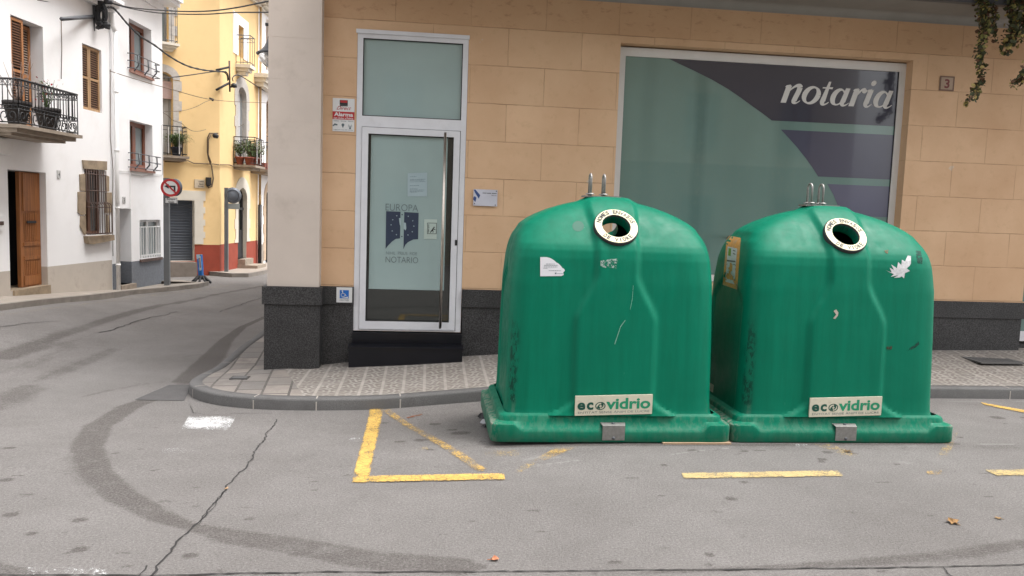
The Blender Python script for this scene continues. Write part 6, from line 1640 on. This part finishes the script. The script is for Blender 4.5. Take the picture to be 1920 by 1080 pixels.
pn_ = mb.build('text_panel', m_signw, sp); TP = lambda a, b: Vector((p0.x+(p1.x-p0.x)*a, Yp-.085+.01*a, p0.z+(p1.z-p0.z)*b))
mb = MB(); put_text(mb, 'Excepte', TP, .16, .86, .54, .90, .02); put_text(mb, 'Guals', TP, .28, .76, .10, .44, .02)
for q in ((0, 1, 0, .06), (0, 1, .94, 1), (0, .03, .06, .94), (.97, 1, .06, .94)): mb.poly([TP(q[0], q[2]), TP(q[1], q[2]), TP(q[1], q[3]), TP(q[0], q[3])])
mb.build('lettering', m_ink, pn_)
base2 = FY2.pt(0.35, -.06, .30); base2 = on_z(424.5, 509, -.06); Y2p = base2.y
sp2 = thing('traffic_sign', base2, 'grey post at the yellow house corner showing the blank back of a round sign', 'traffic sign')
zt2 = to3(424, 352, Y2p).z; mb = MB(); mb.box(base2.x-.045, base2.x+.045, Y2p-.04, Y2p+.04, base2.z-.1, zt2); mb.build('post', bpy.data.materials['galvanised_post'], sp2)
c2 = to3(437, 366.5, Y2p+.0); mb = MB(); mb.lathe(c2, [(0, 0), (.205, 0), (.205, .02), (0, .02)], 36, 0, (.12, -.99, 0)); sdk = mb.build('sign_back', bpy.data.materials['sign_back'], sp2)
mb = MB(); mb.lathe(c2+Vector((0, -.02, 0)), [(.155, 0), (.155, .012), (.14, .012), (.14, 0)], 30, 0, (.12, -.99, 0)); mb.build('rim', m_iron2, sdk)
p0, p1 = to3(424.5, 391.5, Y2p), to3(449, 382, Y2p); mb = MB(); mb.box(p0.x, p1.x, Y2p-.01, Y2p+.01, p0.z, p1.z); mb.build('panel_back', M('panel_back', (.33, .36, .35), .5, metal=.2), sp2)

# ------------------------------------------------------------------ blue barrier on a black foot
bb = on_z(377, 532, -.155); br_ = thing('barrier_board', bb, 'narrow blue plastic barrier board with white poster, standing on a black splayed foot', 'barrier')
kx_ = (to3(384, 500, bb.y)-to3(370, 500, bb.y)).length; Hb = to3(376, 478, bb.y).z; lean = -.05
mb = MB(); zb_ = bb.z+.16
d_ = Vector((.42, .91, 0)); w_ = Vector((.91, -.42, 0))
def bp(a, b, z): 
    f = (z-zb_)/(Hb-zb_); return Vector((bb.x-.01+lean*f*.6, bb.y, z))+w_*a*.72+d_*b*.12
mb.hexa([bp(-.07, -.14, zb_), bp(.07, -.14, zb_), bp(.07, .40, zb_), bp(-.07, .40, zb_), bp(-.075, -.14, Hb), bp(.075, -.14, Hb), bp(.075, .40, Hb), bp(-.075, .40, Hb)])
bd = mb.build('board', M('barrier_blue', (.012, .15, .48), .45, var=.35, sc=9, dirt=(.25, .45, .7, .5), dsc=9), br_)
mb = MB(); mb.hexa([bp(-.08, -.15, Hb-.10), bp(-.055, -.15, Hb-.10), bp(-.055, .38, Hb-.10), bp(-.08, .38, Hb-.10), bp(-.088, -.15, Hb+.004), bp(.08, -.15, Hb+.012), bp(.08, .38, Hb+.012), bp(-.088, .38, Hb+.004)]); mb.build('top_cap', M('barrier_cap', (.45, .62, .75), .5), br_)
mb = MB(); q = [bp(-.005, -.146, Hb-.36), bp(.075, -.146, Hb-.34), bp(.072, -.146, Hb-.02), bp(-.005, -.146, Hb-.03)]; mb.poly(q); ps = mb.build('poster', m_signw, bd)
mb = MB(); mb.poly([bp(.015, -.149, Hb-.29), bp(.055, -.149, Hb-.29), bp(.055, -.149, Hb-.06), bp(.015, -.149, Hb-.07)]); mb.build('picture', M('poster_brown', (.25, .12, .08), .7, var=.5, sc=25), ps)
mb = MB()
for a in range(0, 360, 40):
    e = Vector((math.cos(R(a))*.22, math.sin(R(a))*.30, 0)); c0 = Vector((bb.x, bb.y, zb_+.02)); mb.tube([c0+e*.25, c0+e*.6-Vector((0, 0, .08)), Vector((bb.x, bb.y, bb.z+.02))+e], [.03, .026, .02], 6)
mb.box(bb.x-.08, bb.x+.07, bb.y-.08, bb.y+.08, bb.z+.10, bb.z+.17); mb.build('foot', M('black_rubber', (.02, .02, .022), .6), br_)

# ------------------------------------------------------------------ wall lamp on the office flank
lc = at_y(514.5, 102, 11.0)
lam = thing('wall_lantern', Vector((-1.62, 11.0, lc.z)), 'dark bell-shaped street lantern with clear bowl hanging from the office side wall', 'street lamp')
mb = MB(); prof = [(.235, -.012), (.24, 0), (.225, .012), (.17, .05), (.13, .10), (.105, .16), (.085, .225), (.07, .235), (.07, .30), (.05, .31), (.03, .33), (.03, .40)]
mb.lathe(lc, prof, 32); mb.lathe(lc, [(.232, -.01), (.16, .03), (.05, .10), (0, .11)], 32); mb.build('lamp_shade', M('lamp_grey', (.045, .045, .05), .4), lam)
mt, nt, b = new_mat('lamp_bowl', .15, .5); b.inputs['Base Color'].default_value = (.62, .60, .56, 1); b.inputs['Transmission Weight'].default_value = .75
mb = MB(); mb.lathe(lc, [(.205, -.012), (.205, -.05), (.18, -.11), (.12, -.165), (.05, -.19), (0, -.195)], 32); mb.build('bowl', mt, lam)
mb = MB(); zt_ = lc.z+.40; mb.tube([(lc.x-.12, 11, zt_-.01), (lc.x, 11, zt_-.01), (-1.60, 11, zt_+.02)], .022, 8); mb.tube([(lc.x, 11, zt_-.02), (lc.x, 11, zt_+.12), (-1.60, 11, zt_+.22)], .014, 8); mb.box(-1.64, -1.62, 10.92, 11.08, zt_-.15, zt_+.3); mb.build('arm', m_iron, lam)
mb = MB(); mb.lathe(lc+Vector((0, 0, -.02)), [(0, -.10), (.035, -.09), (.045, -.05), (.02, 0)], 12); mb.build('bulb', M('bulb', (.6, .55, .45), .3), lam)

# ------------------------------------------------------------------ cables over the street
def cable(pts, Ya, Yb, r, label, twist=False, mat=None, name='overhead_cable'):
    P = []
    n = len(pts)
    # smooth the photo polyline
    Q = [pts[0]]
    for i in range(n-1):
        p0, p1, p2, p3 = pts[max(i-1, 0)], pts[i], pts[i+1], pts[min(i+2, n-1)]
        for k in range(1, 9):
            t = k/8; Q.append(tuple(.5*((2*p1[j])+(-p0[j]+p2[j])*t+(2*p0[j]-5*p1[j]+4*p2[j]-p3[j])*t*t+(-p0[j]+3*p1[j]-3*p2[j]+p3[j])*t**3) for j in (0, 1)))
    x0, x1 = Q[0][0], Q[-1][0]
    for q in Q:
        f = (q[0]-x0)/(x1-x0) if abs(x1-x0) > 1 else 0; iy = (1/Ya)*(1-f)+(1/Yb)*f; P.append(at_y(q[0], q[1], 1/iy))
    t = thing(name, P[0], label, 'cable'); mb = MB(); mb.tube(P, r, 6)
    if twist:
        for s_ in (0, 3.14):
            mb.tube([p+Vector((0, math.cos(i*.9+s_)*r*.8, math.sin(i*.9+s_)*r*.8)) for i, p in enumerate(P)], r*.7, 5)
    mb.build('cable', mat or m_cable, t); return t
YA, YC = 15.2, 20.7
cable([(201, 14), (212, 15), (224, 27), (240, 46), (262, 67), (290, 85), (320, 107), (350, 123), (380, 131), (410, 134), (425, 136), (428, 150)], YA, YC, .016, 'thickest black twisted cable sagging from the cable coil to the yellow corner bracket', True)
cable([(307, 146.5), (340, 143), (375, 138), (400, 134.5), (416, 134), (425, 140), (427, 152)], 18.3, YC, .013, 'short black cable rising from the grey-based white house to the yellow corner bracket')
cable([(207, 5), (245, 14), (290, 18.5), (350, 21.5), (400, 20), (445, 14), (480, 7), (514, 0)], YA, 10.5, .010, 'upper of two nearly parallel thin cables crossing the street at the top')
cable([(207, 6), (245, 16), (290, 23.5), (340, 26.5), (390, 26.5), (440, 23.5), (514, 23)], YA, 10.5, .009, 'lower of two nearly parallel thin cables crossing the street at the top')
cable([(437, 152), (436, 146), (442, 141), (452, 143), (470, 154), (490, 167), (514, 179)], YC, 26, .014, 'black cable running on up the street from the corner bracket to the pillar')
cable([(70, 0), (95, 4), (120, 6.5), (150, 7.5), (176, 7)], 13.5, YA, .007, 'thin cable along the top of the white corner house left of the coil')
cable([(206, 133), (230, 141), (260, 150), (290, 159), (330, 170), (365, 180), (393, 186), (430, 190), (514, 193.5)], YA, 22, .007, 'thin wire crossing below the bracket from the white drainpipe to the right', mat=m_cableb)
cable([(308, 209), (330, 209), (350, 206), (370, 199), (385, 191), (397, 187)], 18.4, 20.2, .006, 'short wire drooping to the black insulator on the yellow wall', mat=m_cableb)
cable([(306, 211), (315, 217), (325, 226), (340, 231), (348, 238), (360, 245), (372, 246), (386, 243)], 18.4, 20.2, .006, 'pale wire looping low across the yellow wall above the balcony plant', mat=m_cableb)
cable([(393, 248), (410, 250), (440, 256), (470, 262), (514, 270)], 20.6, 26, .012, 'upper black cable passing in front of the long balcony rail')
cable([(405, 256), (425, 259), (450, 267), (480, 272), (514, 276)], 20.6, 26, .012, 'middle black cable passing in front of the long balcony rail')
cable([(409, 264), (440, 267), (480, 273), (514, 279)], 20.6, 26, .007, 'lowest thin cable passing in front of the long balcony rail')
cable([(409, 250), (440, 241), (470, 226), (495, 212), (514, 198)], 20.6, 26, .006, 'thin wire climbing right from the cable splice across the arched window', mat=m_cableb)
# bracket at the yellow corner
bk = at_y(430.5, 140, YC); t = thing('cable_bracket', bk, 'black iron cable bracket with two arms on the yellow house corner', 'bracket')
mb = MB(); mb.tube([at_y(430, 114, YC), at_y(431, 172, YC)], .022, 6); mb.build('upright', m_rust, t)
mb = MB(); mb.tube([at_y(405.5, 131.5, 20.45), at_y(429, 126, YC)], .03, 6); mb.build('arm', m_iron, t)
mb = MB(); mb.tube([at_y(405.5, 168.5, 20.45), at_y(429, 156, YC)], .03, 6); mb.build('arm', m_iron, t)
mb = MB(); mb.lathe(at_y(438.5, 165, YC), [(0, 0), (.08, .02), (.07, .09), (.03, .12)], 10); mb.tube([at_y(431, 163, YC), at_y(441, 162, YC)], .025, 6); mb.build('clamp', m_iron, t)
sp_c = at_y(404.5, 256, 20.3); t = thing('cable_splice', sp_c, 'black cable splice hanging by the yellow corner, left of the long balcony', 'cable splice'); mb = MB(); mb.tube([at_y(399, 254.5, 20.3), at_y(403, 254, 20.3), at_y(409, 257, 20.3)], [.04, .07, .04], 8); mb.build('sleeve', m_cable, t)
ins = at_y(397, 187, 20.25); t = thing('insulator', ins, 'small black insulator fixed on the plain yellow wall', 'insulator'); mb = MB(); mb.tube([at_y(393, 184, 20.25), at_y(399.5, 187.5, 20.2)], [.02, .035], 8); mb.build('body', m_iron, t)
# coil of cable on the white corner houses
cc = at_y(190, 25, 15.1); t = thing('cable_coil', cc, 'tangled black cable coil hanging on a bracket between the two white houses', 'cable coil')
mb = MB(); mb.tube([at_y(177, -10, 15.1), at_y(174.5, 58, 15.15)], .035, 6); mb.build('post', m_iron2, t)
mb = MB(); mb.tube([at_y(115.5, 35.5, 13.5), at_y(175, 31, 15.1)], .035, 6); mb.build('arm', m_iron2, t)
mb = MB(); rs = random.Random(9)
for k in range(46):
    cx_, cy_ = 190+rs.uniform(-2, 2), 27+rs.uniform(-3, 3); q_ = rs.uniform(.35, 1); rx, ry = 13*q_*rs.uniform(.8, 1), 26*q_*rs.uniform(.8, 1); a0 = rs.uniform(0, 6); Yk = 15.1+rs.uniform(-.06, .06); pts = []
    for j in range(15): a = a0+j*2*math.pi/14*rs.uniform(.97, 1.03); pts.append(at_y(cx_+rx*math.cos(a), cy_+ry*math.sin(a)+(4 if math.sin(a) > 0 else 0), Yk))
    mb.tube(pts, .011, 4)
for k in range(14):
    x = 179+rs.uniform(0, 22); y = 46+rs.uniform(-4, 5); mb.tube([at_y(x, y, 15.05), at_y(x+rs.uniform(5, 9), y+rs.uniform(-3, 3), 15.05)], .03, 5)
for k in range(9): mb.tube([at_y(184+rs.uniform(-3, 3), 4+rs.uniform(-2, 4), 15.05), at_y(196+rs.uniform(-2, 4), 2+rs.uniform(-2, 3), 15.1), at_y(207+rs.uniform(-3, 3), 5+rs.uniform(-3, 2), 15.1)], .03, 5)
mb.build('coil', m_cable, t)

# ------------------------------------------------------------------ climbing plant hanging from the balcony edge
def strand(pts, Y, label, seed, n=60, ls=.026, spread=.05):
    rs = random.Random(seed); P = [at_y(x, y, Y) for x, y in pts]; t = thing('hanging_vine', P[0], label, 'vine', None)
    st = MB(); st.tube(P, .004, 5); lf = MB()
    seg = []
    for a, b in zip(P[:-1], P[1:]): seg.append((a, b, (b-a).length))
    tot = sum(s[2] for s in seg)
    for _ in range(n):
        d = rs.uniform(0, tot); 
        for a, b, L in seg:
            if d <= L: p = a.lerp(b, d/L); break
            d -= L
        else: p = P[-1]
        g = rs.choice((0, 0, .5, 1)); p = p+Vector((rs.gauss(0, spread*.5), rs.gauss(0, spread*.5), rs.gauss(0, spread*.4)))
        u = Vector((rs.uniform(-1, 1), rs.uniform(-1, 1), rs.uniform(-1.2, .2))).normalized(); v = u.cross(Vector((rs.uniform(-1, 1), rs.uniform(-1, 1), rs.uniform(-1, 1)))).normalized(); w_ = u.cross(v); l = ls*rs.uniform(.5, 1.15)
        c = p; q = [c-u*l, c-u*l*.3+v*l*.75, c+u*l*.4+v*l*.55, c+u*l, c+u*l*.4-v*l*.55, c-u*l*.3-v*l*.75]; q = [a+w_*rs.uniform(-.1, .25)*l for a in q]
        mi_ = 0 if rs.random() < .55 else (1 if rs.random() < .45 else (2 if rs.random() < .6 else 3)); lf.add(q+[c], [(k, (k+1) % 6, 6) for k in range(6)], mi_)
    st.build('stems', m_cableb, t); lf.build('leaves', [m_v1, m_v2, m_v3, m_v4], t)
m_v1 = M('vine_dark_green', (.055, .062, .024), .65, var=.4, sc=30); m_v2 = M('vine_brown', (.12, .06, .03), .7, var=.4, sc=30); m_v3 = M('vine_olive', (.20, .19, .055), .65, var=.4, sc=30); m_v4 = M('vine_gold', (.40, .30, .10), .6, var=.3, sc=30)
VY = 7.76
strand([(1838, -12), (1842, 20), (1847, 50), (1840, 80), (1836, 105), (1840, 125), (1838, 145), (1830, 175), (1812, 192)], VY, 'longest leafy vine hanging from the balcony edge, its tip curling left', 1, 470, .027, .05)
strand([(1833, -10), (1848, 10), (1852, 40), (1846, 70)], VY+.03, 'thick short vine tangle hanging right behind the longest vine', 2, 200, .03, .085)
strand([(1862, 5), (1867, 30), (1862, 60), (1868, 80)], VY, 'short thin vine just right of the longest vine', 3, 90, .024, .03)
strand([(1892, -12), (1900, 15), (1905, 45), (1897, 70), (1885, 95)], VY, 'bushy vine near the right edge with a yellow leaf cluster on top', 4, 330, .03, .07)
strand([(1925, -10), (1922, 30), (1915, 60), (1908, 70)], VY, 'vine hanging at the very right edge of the balcony', 5, 260, .028, .08)
strand([(1940, 90), (1925, 130), (1912, 150), (1900, 160)], VY-.05, 'lowest vine tip entering from the right edge', 6, 170, .028, .05)

# ------------------------------------------------------------------ the house across the square, behind the camera (mirrored in the panes)
FO = Frame((14, -7.5), 270)
ho = thing('facing_house', FO.pt(10, 0, 0), 'pale rendered house across the square, mirrored in the office window', 'house')
oo = [dict(s0=1.5+k*3.2, s1=2.6+k*3.2, z0=z_, z1=z_+1.9, depth=.2) for k in range(7) for z_ in (0.6, 3.9)]
mb = wall_mesh(FO, 0, 24, -.5, 10, oo, .2); shell(mb, FO, 0, 24, -.5, 10, 6); mb.build('wall', M('facing_render', (.42, .37, .30), .9), ho)
for op in oo: glazed(FO, op, 'window', ho, m_woodd, -.15, 2, .06)
